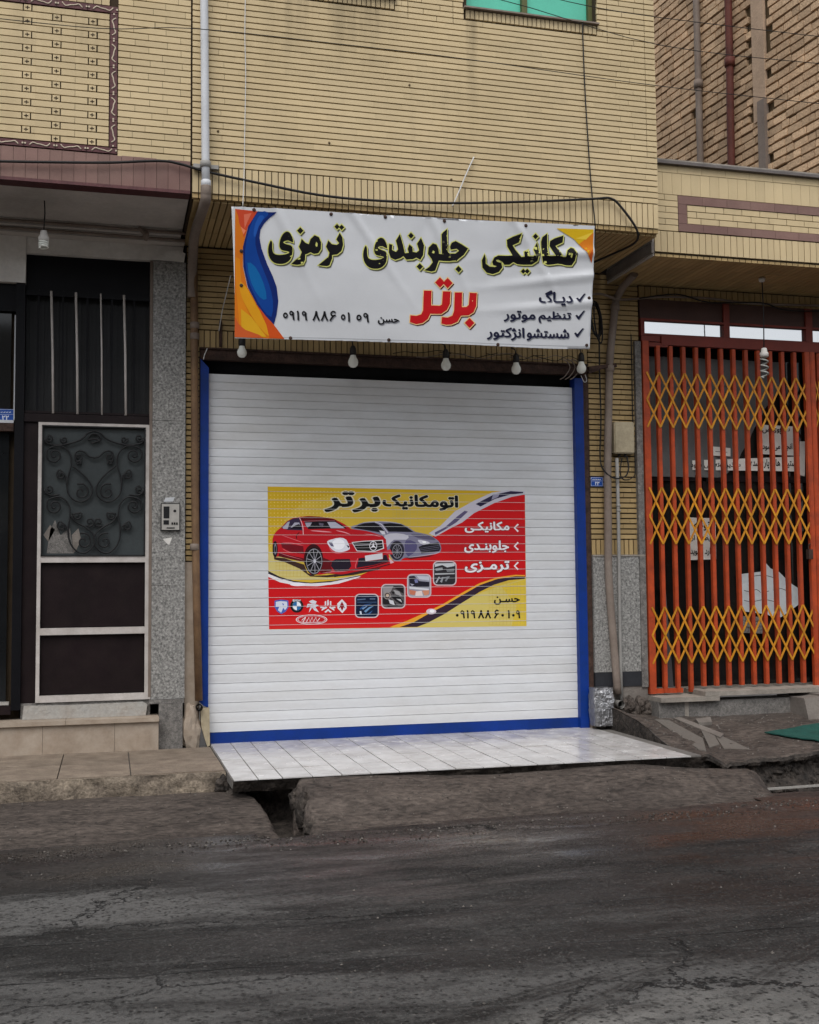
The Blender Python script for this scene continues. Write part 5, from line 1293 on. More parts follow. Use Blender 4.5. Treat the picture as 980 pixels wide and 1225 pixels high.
pprint_('emblems_and_pictures', pr, .0006, lay=.000012)

# lettering, word by word
def word(txt, box, col, hc=None, b0=.03, b1=.07, slope=0, latin=False):
    pr = Print()
    if hc: pr.text(txt, box, hc, b1, slope, latin=latin)
    pr.text(txt, box, col, b0, slope, latin=latin)
    pprint_('lettering', pr, .0007, lay=.00002)
word('برتر', (388, 588, 455, 613), K, ink(214, 206, 180), .035, .075, .01)
word('اتومکانیک', (458, 592, 548, 610.5), K, ink(214, 206, 180), .048, .085, .02)
for t, bx in (('مکانیکـی', (556, 624, 609.5, 637.5)), ('جلوبنـدی', (555.5, 646.5, 609, 661.5)), ('ترمـزی', (556, 671, 609.5, 685))):
    word(t, bx, ink(236, 228, 232), ink(90, 14, 24), .035, .07)
for y in (631.5, 653.3, 677):
    pr = Print(); pr.line([(620, y-4.4), (615.6, y), (620, y+4.4)], 1.9, ink(236, 228, 232)); pprint_('arrow_mark', pr, .0007)
word('حسـن', (591, 713.5, 622, 723.5), K, b0=.035)
for t, x0, x1 in (('0919', 544, 569), ('88', 571.5, 588), ('60', 590.5, 605), ('109', 606, 622.5)):
    pr = Print(); pr.digits(t, (x0, 730, x1, 739.8), K, 1.9, ring=False); pprint_('lettering', pr, .0007, lay=.00004)

# ------------------------------------------------------------------ BANNER
BN = thing('banner', 'white printed cloth banner with large black and red lettering hung above the shutter', 'banner', (1.3, -.95, 2.72))
YA, YB_, ZA, ZB = -1.05, -.90, 3.56, 2.75
def b3(x, y):
    d = ray(x, y); k = (YB_-YA)/(ZB-ZA); # Y = YA + k (Z-ZA)
    t = (YA+k*(CAM.z-ZA)-CAM.y)/(d.y-k*d.z); return CAM+d*t
def ripple(x, z):
    u = (x-.05)/2.52; v = (z-2.75)/.84
    r_ = .010*math.sin(3.0*u*math.pi+1.5*v)*.6+.006*math.sin(9*u+4*v)
    # creases fanning out from the eyelets along the upper edge
    for ex, sl in ((.10, .9), (.30, 1.3), (.52, 1.0), (.76, 1.2)):
        d_ = (u-ex)*1.0-(1-v)*.20*sl
        r_ -= .014*math.exp(-(d_/.012)**2)*max(0, v-.15)*(1 if v < 1 else 1)
        d2 = (u-ex)*1.0+(1-v)*.11*sl
        r_ += .006*math.exp(-(d2/.02)**2)*max(0, v-.3)
    for ez, k_ in ((.62, .45), (.40, .35), (.80, .30)):                  # pulls towards the right edge
        d_ = (v-ez)+(1-u)*k_
        r_ -= .014*math.exp(-(d_/.035)**2)*sm(.55, 1, u)
    r_ += .003*fbm(u*4, v*2, 1.5, 3, 40)
    return r_
def bprint_(name, pr, layer0, lay=.0002, **kw):
    layer0 += .0017
    me = pr.mesh(name, lambda x, y: b3(x, y)+Vector((0, -layer0, 0)), lay=lay, grid_=((.0, 2.7, 110), (2.6, 3.7, 50)), surf=ripple)
    return link(name, me, None, BN, **kw)
BW = mat('white_banner_cloth', (.60, .61, .63, 1), .55, .03, 3, .03, 120)
pr = Print(); edge = cr([(277, 247), (330, 249.5), (385, 253), (440, 256.5), (500, 259), (560, 262.5), (625, 266), (711, 270.5)], 6)+cr([(709.5, 320), (707, 372), (705.5, 417.5)], 4)+cr([(660, 417), (560, 412.5), (470, 410), (380, 406.5), (281, 404.5)], 6)+cr([(281.5, 372), (280, 320), (278.5, 280)], 3)
pr.poly([(p.x, p.y) for p in edge], BW)
me = pr.mesh('cloth', lambda x, y: b3(x, y), lay=0, grid_=((.0, 2.7, 160), (2.6, 3.7, 60)), surf=ripple)
bm = bmesh.new(); bm.from_mesh(me); bmesh.ops.remove_doubles(bm, verts=bm.verts, dist=1e-5); bmesh.ops.solidify(bm, geom=bm.faces, thickness=-.0015); 
bm.to_mesh(me); bm.free(); me.polygons.foreach_set('use_smooth', [True]*len(me.polygons)); link('cloth', me, None, BN)
pr = Print()
hem = ink(150, 152, 156)
pr.line([(283, 402.2), (380, 404), (470, 407.3), (560, 410), (700, 414.6)], .5, hem, 3)
z1 = lambda *p: Z(265, 235, 4.17, p); z2 = lambda *p: Z(480, 235, 4.0, p)
pr.poly(z1((68, 62), (180, 75), (132, 150), (108, 250), (108, 350), (130, 450), (180, 540), (262, 637), (316, 710), (66, 703)), ink(206, 112, 22))
pr.poly(z1((70, 63), (180, 75), (134, 148), (112, 205), (104, 170), (88, 130), (84, 100)), ink(196, 70, 40)); pr.poly(z1((112, 90), (150, 84), (128, 130), (116, 160)), ink(214, 110, 84)); pr.poly(z1((96, 150), (122, 170), (110, 190)), ink(226, 130, 90))
pr.poly(z1((70, 300), (92, 310), (100, 420), (110, 520), (150, 610), (215, 690), (130, 660), (90, 640), (76, 480)), ink(214, 128, 20)); pr.poly(z1((92, 425), (128, 455), (178, 548), (240, 640), (246, 702), (180, 640), (120, 540), (96, 480)), ink(216, 150, 24), smooth=2)
pr.poly(z1((98, 560), (150, 600), (226, 700), (160, 695), (100, 650)), ink(214, 160, 30)); pr.poly(z1((180, 542), (262, 638), (315, 709), (240, 704), (225, 640)), ink(200, 78, 24)); pr.poly(z1((68, 600), (88, 640), (120, 665), (190, 690), (210, 706), (66, 702)), ink(196, 88, 40))
blue = z1((180, 75), (275, 82), (240, 108), (213, 135), (195, 165), (190, 205), (200, 258), (228, 335), (258, 400), (276, 450), (285, 520), (276, 590), (262, 637), (222, 595), (180, 542), (132, 450), (110, 350), (108, 250), (134, 148))
pr.poly(blue, ink(10, 36, 104)); 
pr.poly(z1((182, 80), (240, 84), (200, 125), (176, 175), (170, 240), (196, 330), (236, 430), (258, 520), (250, 600), (205, 560), (160, 480), (125, 380), (118, 270), (140, 160)), ink(8, 62, 142), smooth=2)
pr.poly(z1((190, 96), (214, 104), (186, 150), (170, 200), (160, 190), (168, 140)), ink(30, 84, 168), smooth=2); pr.poly(z1((130, 330), (170, 350), (210, 430), (226, 510), (190, 500), (150, 430)), ink(6, 96, 160), smooth=2)
pr.poly(z2((740, 155), (918, 160), (914, 250), (908, 322), (882, 272), (822, 206)), ink(206, 168, 20)); pr.poly(z2((918, 175), (908, 322), (882, 272), (846, 232), (880, 205)), ink(206, 118, 24)); pr.poly(z2((912, 250), (908, 322), (892, 290)), ink(190, 84, 30)); pr.poly(z2((830, 205), (918, 172), (880, 210)), ink(222, 190, 60))
bprint_('corner_print', pr, .0006)

# the big black line, traced letter by letter
T1 = lambda *p: Z(315, 260, 9.8, p); T2 = lambda *p: Z(425, 265, 7.0, p); T3 = lambda *p: Z(570, 270, 7.54, p); T4 = lambda *p: Z(485, 325, 10.32, p)
YE = T1((88, 275), (64, 335), (60, 410), (82, 480), (128, 528), (195, 545), (262, 536), (312, 498), (336, 440), (340, 372), (322, 338), (275, 322), (236, 302), (240, 286), (290, 275), (346, 300), (332, 232), (302, 186), (264, 178), (226, 208), (198, 268), (190, 338), (214, 382), (268, 396), (305, 408), (290, 426), (230, 440), (165, 440), (120, 420), (106, 370), (104, 300))
ye_sh = [(434+(x-315-6.1)*0.985+.2, 265+20+(y-260-18.2)*.99) for x, y in YE]
shapes = []   # (points, holes, smooth)
dia = lambda c, r_: [(c[0], c[1]-r_), (c[0]+r_*.95, c[1]), (c[0], c[1]+r_), (c[0]-r_*.95, c[1])]
shapes += [(YE, (), 2), (ye_sh, (), 2)]
shapes += [(dia(T1((432, 161))[0], 3.9), (), 0), (dia(T1((863, 114))[0], 3.2), (), 0), (dia(T1((917, 121))[0], 3.2), (), 0)]
shapes += [(T1((448, 258), (490, 302), (532, 322), (552, 262), (600, 216), (650, 240), (674, 300), (672, 378), (642, 425), (592, 433), (552, 412), (512, 432), (490, 436), (488, 500), (462, 552), (400, 558), (328, 550), (368, 512), (428, 470), (450, 412), (416, 350), (436, 305)), [T1((618, 290), (636, 310), (634, 345), (618, 352), (606, 330))], 1)]
shapes += [(T1((895, 186), (925, 245), (932, 330), (912, 400), (862, 440), (802, 446), (804, 485), (772, 566), (740, 576), (645, 565), (700, 520), (762, 470), (775, 420), (735, 350), (760, 278), (800, 320), (860, 330), (888, 308), (856, 262)), (), 1)]
shapes += [(T2((375, 106), (342, 160), (360, 235), (340, 258), (306, 240), (310, 196), (284, 190), (280, 260), (295, 305), (332, 323), (378, 308), (402, 290), (428, 320), (482, 316), (512, 302), (545, 320), (568, 282), (578, 200), (553, 136), (520, 185), (538, 240), (515, 260), (482, 254), (479, 214), (455, 193), (440, 230), (450, 264), (415, 268), (400, 200)), (), 1),
           (dia(T2((468, 118))[0], 3.5), (), 0), (dia(T2((540, 379))[0], 3.9), (), 0), (dia(T2((865, 400))[0], 4.0), (), 0)]
shapes += [(T2((652, 183), (616, 220), (610, 272), (640, 312), (650, 342), (620, 382), (578, 410), (640, 420), (668, 412), (690, 352), (700, 326), (740, 330), (790, 332), (850, 326), (882, 300), (912, 276), (946, 225), (892, 190), (842, 163), (810, 178), (794, 210), (800, 236), (850, 226), (872, 244), (842, 268), (790, 272), (772, 258), (769, 150), (771, 62), (738, 90), (722, 110), (725, 200), (728, 274), (702, 270), (697, 228), (680, 192)), [T2((652, 240), (668, 252), (660, 268), (642, 262))], 1)]
shapes += [(T3((75, 255), (52, 310), (58, 375), (96, 420), (152, 433), (206, 414), (236, 374), (228, 334), (190, 324), (176, 308), (200, 304), (240, 325), (255, 350), (300, 350), (335, 326), (370, 346), (430, 352), (500, 352), (544, 322), (560, 240), (545, 152), (510, 220), (526, 268), (505, 285), (468, 280), (462, 224), (430, 238), (432, 284), (402, 286), (352, 220), (326, 176), (386, 150), (402, 76), (330, 100), (276, 128), (281, 185), (312, 240), (326, 270), (280, 272), (200, 268), (164, 286), (146, 325), (156, 352), (190, 362), (168, 371), (120, 366), (86, 340), (84, 290)), (), 1),
           (dia(T3((530, 100))[0], 3.3), (), 0), (dia(T3((424, 410))[0], 2.9), (), 0), (dia(T3((459, 411))[0], 2.9), (), 0)]
shapes += [(T3((633, 76), (592, 108), (580, 150), (585, 280), (600, 342), (642, 356), (692, 351), (730, 346), (770, 352), (800, 361), (852, 363), (882, 320), (889, 250), (870, 214), (845, 204), (812, 230), (800, 290), (770, 291), (736, 235), (706, 186), (771, 155), (779, 94), (700, 120), (660, 144), (655, 186), (690, 250), (708, 281), (642, 281), (633, 200)), [T3((846, 250), (858, 268), (852, 300), (838, 288))], 1)]
YH = ink(206, 206, 118); SHD = ink(86, 86, 66)
for lo_, hi_ in ((0, 421), (421, 566), (566, 720)):                 # one printed word after another
    pr = Print(); ws = [q for q in shapes if lo_ <= sum(v[0] for v in q[0])/len(q[0]) < hi_]
    for P, H, s_ in ws: pr.poly([(x+1.4, y+2.0) for x, y in P], SHD, smooth=s_, off=.75)
    for P, H, s_ in ws: pr.poly(P, YH, smooth=s_, off=1.25)
    for P, H, s_ in ws: pr.poly(P, K, holes=H, smooth=s_, off=.15)
    bprint_('lettering', pr, .0012, lay=.00006)
# the red word
pr = Print(); RD = ink(188, 18, 26); PE = ink(230, 196, 140); DKR = ink(70, 22, 20)
rs = [T4((225, 238), (320, 238), (314, 420), (420, 425), (448, 408), (462, 245), (558, 245), (548, 400), (510, 475), (440, 525), (302, 525), (272, 590), (205, 640), (130, 655), (50, 630), (56, 545), (130, 552), (190, 532), (213, 480), (219, 330)),
      T4((610, 256), (702, 256), (697, 438), (755, 436), (784, 410), (795, 260), (886, 262), (876, 420), (842, 500), (780, 540), (684, 545), (642, 620), (565, 655), (500, 660), (440, 645), (446, 565), (520, 570), (578, 545), (600, 480), (606, 350))]
ds = [dia(T4((426, 136))[0], 6.3), dia(T4((522, 142))[0], 6.3), dia(T4((792, 634))[0], 6.2)]
for P in rs+ds: pr.poly([(x+1.2, y+1.5) for x, y in P], DKR, off=.7)
for P in rs+ds: pr.poly(P, PE, off=1.1)
for P in rs+ds: pr.poly(P, RD)
bprint_('red_lettering', pr, .0012, lay=.00012)
DB = ink(24, 26, 52); GS = ink(126, 128, 134)
def sh(txt, bx, b0=.03, slope=.03, latin=False, col=DB):
    pr = Print(); pr.text(txt, bx, GS, b0, slope, latin=latin, dx=.9, dy=1.1); pr.text(txt, bx, col, b0, slope, latin=latin); bprint_('small_lettering', pr, .0012, lay=.00006)
sh('دیـاگ', (645, 347.5, 684.5, 366)); sh('تنظیم', (644.5, 372.5, 683, 386.5)); sh('موتور', (603, 371.5, 641, 385)); sh('شستشو', (630.5, 393, 681, 408)); sh('انژکتور', (582.5, 391, 628, 407))
for x, y in ((688.5, 352), (688, 372.3), (686.8, 393.3)):
    pr = Print()
    for c, d_ in ((GS, .8), (DB, 0)): pr.poly([(x+d_, y+5.2+d_), (x+2.2+d_, y+4.4+d_), (x+3.6+d_, y+6.6+d_), (x+9.4+d_, y-.2+d_), (x+11.4+d_, y-.4+d_), (x+4.6+d_, y+10+d_), (x+3+d_, y+10+d_)], c)
    bprint_('tick_mark', pr, .0012)
K2 = ink(14, 13, 16)
for t, bx, la in (('حسن', (451.6, 380, 477, 389), False),):
    sh(t, bx, .035, .03, la, K2)
for t, bx in (('0919', (338, 371.5, 368, 382.5)), ('886', (373.5, 372.5, 403, 383.5)), ('01', (407, 374, 420.5, 385)), ('09', (425, 374.5, 441.5, 386))):
    pr = Print(); pr.digits(t, bx, GS, 2.0, slope=.03, dx=.8, dy=1.1); pr.digits(t, bx, K2, 2.0, slope=.03); bprint_('small_lettering', pr, .0012, lay=.00006)
ey = MB()
for x, y in ((304, 251), (396, 256.5), (461, 259.5), (532, 264), (629, 270), (704, 357), (702, 413), (596, 412), (465, 407), (348, 404), (289, 341), (289, 300)):
    p = b3(x, y); yy = ripple(p.x, p.z)
    ey.lathe((p.x, p.y+yy-.002, p.z), [(.0, -.0035), (.011, -.0035), (.012, -.001), (.012, .001)], 12, axis='y')
ey.build('eyelet', M['rust'], BN)

# ================================================================== LAMPS, PLATES, BOXES
def bulb(px_, py_top, py_bot, label, Y=-.10):
    a, c = on(px_, py_top, Y), on(px_, py_bot, Y); H = a.z-c.z
    t = thing('light_bulb', label, 'light bulb', (a.x, Y, a.z+.06), 'bulbs under the banner')
    s_ = H/.13*1.42
    b = MB(); b.lathe((a.x, Y, c.z), [(0, 0), (.018*s_, .004*s_), (.031*s_, .018*s_), (.035*s_, .036*s_), (.033*s_, .050*s_), (.022*s_, .072*s_), (.017*s_, .092*s_)], 20); b.build('glass', M['bulb'], t)
    b = MB(); b.lathe((a.x, Y, a.z-.006), [(0, 0), (.023, .0), (.026, .015), (.024, .05), (.014, .07), (0, .075)], 16); b.tube([(a.x, Y, a.z+.06), (a.x, Y+.02, a.z+.10), (a.x, Y+.10, a.z+.13)], .005, 6); b.build('socket', M['holder'], t)
bulb(289.5, 413, 428, 'leftmost light bulb, hanging below the banner\'s left corner by the blue rail')
bulb(422.5, 424, 440, 'light bulb hanging below the banner, second from the left')
bulb(533.5, 428, 443.5, 'light bulb hanging below the middle of the banner, third from the left')
bulb(617.5, 433, 448, 'light bulb hanging below the banner, under the last line of small writing')
bulb(695.5, 432, 447, 'rightmost light bulb, hanging at the top of the right blue rail')
def cfl(px_, y0, y1, y2, Y, label, cup=True, gm='bulb', group='spiral lamps on hanging cords'):
    a, c, e = on(px_, y0, Y), on(px_, y1, Y), on(px_, y2, Y)
    t = thing('hanging_lamp', label, 'lamp', (a.x, Y, a.z), group)
    b = MB(); b.tube([(a.x, Y, a.z), (a.x+.006, Y, (a.z+c.z)/2), (a.x, Y, c.z)], .0045, 6); b.build('cord', M['cable'], t)
    b = MB(); b.lathe((a.x, Y, c.z), [(0, .015), (.02, .01), (.026, -.02), (.034, -.03), (.034, -.055), (.026, -.06), (0, -.06)], 16); b.build('socket', M['plaster_w'], t)
    b = MB(); z0 = c.z-.055; n = 60
    b.tube([(a.x+.027*math.cos(i*.38), Y+.027*math.sin(i*.38), z0+(e.z-z0)*i/n) for i in range(n+1)], .0066, 6); b.build('glass', M[gm], t)
    if cup: b = MB(); b.lathe((a.x, Y, a.z-.002), [(.0, .0), (.028, .0), (.020, -.025), (0, -.03)], 14); b.build('ceiling_rose', M['plaster_w'], t)
cfl(53, 232, 278, 297, -.62, 'white spiral lamp hanging on a black cord under the mauve tile band', False)
cfl(911.5, 333, 418, 452, -.45, 'clear spiral lamp hanging on a long cord before the orange gate', True, 'clear_bulb')

p = on(203, 618, -.06)
t = thing('intercom', 'pale metal intercom panel with black window on the speckled granite pilaster', 'intercom', (p.x, -.06, p.z))
ax, az, cx, cz = q4(192.5, 602, 215.5, 635, -.058)
b = MB(); b.box((ax, -.066, cz), (cx, -.045, az)); b.build('frame', M['iron'], t)
b = MB(); b.box((ax+.006, -.071, cz+.006), (cx-.006, -.0665, az-.006)); b.build('face_plate', M['alu'], t)
W_, H_ = cx-ax, az-cz
for u0, v0, u1, v1 in ((.14, .12, .44, .55), (.14, .62, .42, .78)):
    b = MB(); b.box((ax+W_*u0, -.0735, az-H_*v1), (ax+W_*u1, -.0712, az-H_*v0)); b.build('window', M['iron'], t)
b = MB(); b.lathe((ax+W_*.72, -.072, az-H_*.28), [(0, -.003), (.009, -.002), (.010, .001)], 14, axis='y'); b.build('camera', M['iron'], t)
for k in range(3):
    b = MB(); b.box((ax+W_*(.55+.12*k), -.0745, az-H_*.78), (ax+W_*(.63+.12*k), -.0712, az-H_*.70)); b.build('button', M['black_metal'], t)
b = MB(); b.box((ax+W_*.3, -.0735, az-H_*.92), (ax+W_*.72, -.0712, az-H_*.88)); b.build('slot', M['black_metal'], t)
b = MB(); ax2, az2, cx2, cz2 = q4(196, 594.5, 209, 600.5, -.047); b.prism([(ax2, -.0475, cz2), (cx2-.01, -.0475, cz2+.004), (cx2, -.0475, az2), (ax2+.012, -.0475, az2-.006)], (0, .0015, 0)); b.build('sticker_remnant', M['pipe_white'], label='torn silvery sticker remnant above the intercom', cat='sticker')
b = MB(); ax2, az2, cx2, cz2 = q4(195, 643, 206, 652, -.047); b.prism([(ax2, -.0475, az2-.01), (cx2, -.0475, az2), (cx2-.02, -.0475, cz2), (ax2+.03, -.0475, cz2+.008)], (0, .0015, 0)); b.build('sticker_remnant', M['plaster_w'], label='torn white sticker remnant below the intercom', cat='sticker')

def plate(name, x0, y0, x1, y1, Y, txt, label, small='خیابان'):
    a0, b0, a1, b1 = q4(x0, y0, x1, y1, Y); t = thing(name, label, 'number plate', (a0, Y, b1))
    b = MB(); b.box((a0, Y-.004, b1), (a1, Y, b0)); b.build('plate', M['plate_blue'], t)
    pr = Print(); wh = ink(210, 214, 224); W_, H_ = x1-x0, y1-y0
    pr.line([(x0+.8, y0+.8), (x1-.8, y0+.8), (x1-.8, y1-.8), (x0+.8, y1-.8), (x0+.8, y0+.8)], .35, wh)
    pr.line([(x0+1.5, y0+H_*.42), (x1-1.5, y0+H_*.42)], .3, wh)
    pr.text(txt, (x0+W_*.36, y0+H_*.50, x0+W_*.72, y1-H_*.12), wh, .03, latin=True)
    for k in range(5): pr.line([(x0+W_*(.16+.14*k), y0+H_*.28), (x0+W_*(.26+.14*k), y0+H_*.24)], .8, wh)
    me = pr.mesh('lettering', lambda x, y: on(x, y, Y-.0045), lay=.0001); link('lettering', me, None, t)
plate('number_plate', -6, 489, 17.5, 505, .055, '۲۲', 'blue enamel number plate behind the glass at the left picture edge')
plate('number_plate', 706.5, 570.5, 721.5, 582, -.012, '۲۳', 'small blue enamel number plate on the brick pier beside the shutter')

# meter box on the pier
a0, b0, a1, b1 = q4(733, 504.5, 759, 543, -.06)
t = thing('meter_box', 'cream mottled metal junction box on the brick pier', 'junction box', (a0, -.06, b1))
b = MB(); b.box((a0, -.02, b1), (a1, .0, b0)); b.build('back', M['rust'], t)
bm = bmesh.new(); bmesh.ops.create_cube(bm, size=1)
for v in bm.verts: v.co = Vector(((a0+a1)/2+v.co.x*(a1-a0-.01), -.05+v.co.y*.06, (b0+b1)/2+v.co.z*(b0-b1)))
bmesh.ops.bevel(bm, geom=bm.edges[:], offset=.008, segments=2, affect='EDGES'); me = bpy.data.meshes.new('cover'); bm.to_mesh(me); bm.free(); link('cover', me, M['box'], t)
b = MB(); b.tube([((a0+a1)/2-.03, -.04, b1), ((a0+a1)/2-.03, -.04, b1-.025)], .012, 8); b.tube([((a0+a1)/2+.02, -.04, b1), ((a0+a1)/2+.02, -.04, b1-.025)], .012, 8); b.build('cable_gland', M['holder'], t)

# ================================================================== PIPES
t = thing('downpipe', 'pale plastic downpipe on the seam between the two yellow brick fronts', 'downpipe', (-.12, -1.05, 3.66))
xp = on(246, 190, -1.05).x; xq = on(244.4, 0, -1.05).x
b = MB(); b.tube([(xq+(xq-xp)*1.0, -1.05, 6.1), (xq, -1.05, on(244, 0, -1.05).z), (xp, -1.05, on(246, 190, -1.05).z), (xp+.003, -1.05, 3.655)], .026, 14); b.build('pipe', M['pipe_white'], t)
b = MB(); zc = on(246, 197, -1.05).z; b.lathe((xp, -1.05, zc-.02), [(.026, 0), (.034, .003), (.034, .04), (.026, .043)], 14); b.box((xp-.075, -1.03, zc-.015), (xp+.085, -1.0, zc+.01)); b.build('clamp', M['pipe_grey'], t)
b = MB(); b.lathe((xp+.003, -1.05, 3.66), [(.026, 0), (.032, .0), (.032, .045), (.026, .05)], 14); b.build('socket', M['pipe_white'], t)
b = MB(); b.tube(cr([(xp+.003, -1.05, 3.67), (xp+.003, -1.045, 3.62), (xp+.0, -.98, 3.575), (-.155, -.5, 3.53), (-.145, -.16, 3.46), (-.142, -.045, 3.38), (-.142, -.04, 3.2)], 5), .034, 12); b.build('elbow_run', M['pipe_taupe'], t)
t = thing('drain_pipe', 'brown painted drain pipe down the narrow brick strip left of the shutter', 'pipe', (-.135, -.04, .3))
P = [on(x, y, -.04) for x, y in ((232, 300), (232.5, 400), (233, 480), (233.5, 600), (235, 700), (238, 838))]
b = MB(); b.tube([(p.x, -.04, p.z) for p in P], .027, 12); b.build('pipe', M['pipe_brown'], t)
for y in (390, 403, 655): p = on(233, y, -.04); b = MB(); b.lathe((p.x, -.04, p.z-.02), [(.027, 0), (.033, .002), (.033, .045), (.027, .047)], 12); b.build('collar', M['pipe_taupe'], t)
p = on(238, 846, -.05); b = MB(); b.lathe((p.x, -.055, p.z), [(.024, -.04), (.024, .03), (.017, .03), (.017, -.03)], 14, axis='y'); b.build('outlet', M['iron'], t)
# right: taupe pipe with long S bend
t = thing('drain_pipe', 'taupe drain pipe running down the brick pier behind the meter box', 'pipe', (3.1, -.05, .25))
P = [on(x, y, -.05) for x, y in ((737, 358), (734, 385), (730.5, 420), (729, 450), (728, 500), (727, 560), (727.5, 620), (728, 680), (731, 730), (736, 790), (739, 830))]
b = MB(); P2 = cr([(p.x, -.05, p.z) for p in P], 3); b.tube([(P[0].x+.02, -.35, 3.50), (P[0].x+.01, -.16, 3.45)]+[tuple(p) for p in P2], .030, 12); b.build('pipe', M['pipe_taupe'], t)
for y in (372, 445): p = on(729.5 if y > 400 else 736, y, -.05); b = MB(); b.lathe((p.x, -.05, p.z), [(.03, 0), (.037, .003), (.037, .05), (.03, .053)], 12); b.build('collar', M['pipe_taupe'], t)
t = thing('conduit_pipe', 'thin grey conduit below the meter box down to the pavement', 'pipe', (3.2, -.045, .2))
P = [on(x, y, -.045) for x, y in ((738, 548), (739.5, 600), (740.5, 660), (741.5, 740), (742.5, 800), (744, 850))]
b = MB(); b.tube([(p.x, -.045, p.z) for p in P], .014, 10); b.build('pipe', M['pipe_grey'], t)
for y in (606, 612): p = on(740, y, -.045); b = MB(); b.lathe((p.x, -.045, p.z), [(.014, 0), (.019, .001), (.019, .014), (.014, .015)], 10); b.build('collar', M['pipe_grey'], t)
p = on(739.5, 842, -.07); t2 = thing('drain_outlet', 'black open pipe end low in the pier corner beside the foil wrap', 'pipe', (p.x, p.y, p.z)); b = MB(); b.lathe((p.x, -.09, p.z), [(.03, -.04), (.03, .06), (.022, .06), (.022, -.03)], 14, axis='y'); b.build('pipe', M['pipe_grey'], t2); b = MB(); b.lathe((p.x, -.075, p.z), [(0, 0), (.021, 0)], 12, axis='y'); b.build('bore', M['iron'], t2)
# foil wrapped standpipe
a0, b0, a1, b1 = q4(711, 823, 733, 868, -.13)
bm = bmesh.new(); bmesh.ops.create_cube(bm, size=1); bmesh.ops.subdivide_edges(bm, edges=bm.edges, cuts=14, use_grid_fill=True)
for v in bm.verts:
    c = v.co.copy(); c.x = max(-.5, min(.5, c.x)); q = Vector((c.x*(a1-a0), c.y*.10, c.z*(b0-b1)))
    rr = 1+.10*(1-abs(c.z*2)**3); q.x *= rr; q.y *= rr
    q += Vector((1, -1, 0))*.006*fbm(c.x*5, c.z*9+c.y*3, 1, 4, 3); q.y -= .008*abs(fbm(c.x*3, c.z*7, 1.3, 4, 7))
    v.co = q+Vector(((a0+a1)/2, -.09, (b0+b1)/2))
me = bpy.data.meshes.new('foil_wrapped_pipe'); bm.to_mesh(me); bm.free(); link('foil_wrapped_pipe', me, M['foil'], label='silver foil wrapped pipe stub standing at the foot of the pier', cat='wrapped pipe')
# cross arm bracket on the pier
p0, p1 = on(704, 441, -.06), on(737, 437, -.06)
t = thing('pipe_bracket', 'rusty angle iron arm across the pier above the right blue rail', 'bracket', tuple(p0)); b = MB(); b.bar((p0.x, -.06, p0.z), (p1.x, -.06, p1.z), .03, .03); b.bar((p0.x, -.06, p0.z-.03), (p0.x+.09, -.06, p0.z+.0), .02, .02); b.build('arm', M['rust'], t)

# ================================================================== CABLES
def cable(name, pts, r, m, label, cat='cable', k=5, **kw):
    P = cr([tuple(on(x, y, Y)) for x, y, Y in pts], k); b = MB(); b.tube(P, r, 6); return b.build(name, m, label=label, cat=cat, **kw)
cable('power_cable', [(-60, 192, -1.03), (0, 193, -1.03), (60, 194, -1.03), (130, 194.5, -1.03), (190, 192.5, -1.03), (215, 196, -1.03), (250, 206, -1.03), (310, 219, -1.03), (380, 233, -1.03), (450, 240, -1.03), (540, 243, -1.03), (640, 241, -1.03), (708, 238, -1.03), (731, 237.5, -1.03), (745, 250, -1.03), (762, 275, -1.02), (760, 290, -.9), (735, 303, -.6), (700, 318, -.4)], .0085, M['cable'], 'thick black cable slung along both brick fronts above the banner')
cable('power_cable', [(697, 25, -1.02), (697.5, 50, -1.02), (700, 110, -1.02), (703, 160, -1.02), (706, 205, -1.02), (709, 240, -1.02), (712, 270, -1.02), (711, 300, -.9)], .0045, M['cable'], 'thin black cable dropping from the green window to the banner')
cable('tie_rope', [(294, -20, -1.02), (293, 40, -1.02), (294, 90, -1.02), (293, 150, -1.02), (292, 210, -1.03), (290.5, 247, -1.06)], .0032, M['rope'], 'long white cord hanging down the brick front to the banner\'s left corner', 'cord')
cable('tie_rope', [(567, 188, -1.02), (558, 208, -1.03), (548, 232, -1.03), (541, 247, -1.03)], .005, M['rope'], 'short slanting white rod end above the middle of the banner', 'cord')
cable('tie_rope', [(276, 330, -.5), (270, 355, -.3), (266, 372, -.1), (262, 396, -.03)], .0035, M['rope'], 'thin pale cord tying the banner\'s left side back to the wall', 'cord')
cable('hook_wire', [(248, 417, -.03), (245, 424, -.03), (243.5, 430, -.03)], .004, M['rope'], 'short pale wire above the left blue rail', 'wire')
cable('hook_wire', [(700, 448, -.06), (702, 455, -.06), (699, 457, -.06), (695, 449, -.08)], .0025, M['rope'], 'small wire loop hanging beside the rightmost bulb', 'wire')
for i, (pts, lb) in enumerate((([(-40, 18, -1.15), (120, 34, -1.13), (230, 34, -1.12), (400, 52, -1.12), (560, 71, -1.12), (790, 103, -1.12), (1000, 126, -1.12)], 'lowest of the three overhead wires crossing the brick fronts'),
                        ([(440, -26, -1.2), (600, 0, -1.2), (790, 54, -1.2), (1000, 78, -1.2)], 'middle of the three overhead wires crossing the right part of the fronts'),
                        ([(560, -30, -1.25), (680, 2, -1.25), (790, 21, -1.25), (1000, 46, -1.25)], 'topmost of the three overhead wires before the rough brick wall'))):
    cable('overhead_wire', pts, .0026, M['cable'], lb, 'wire', group='overhead wires')
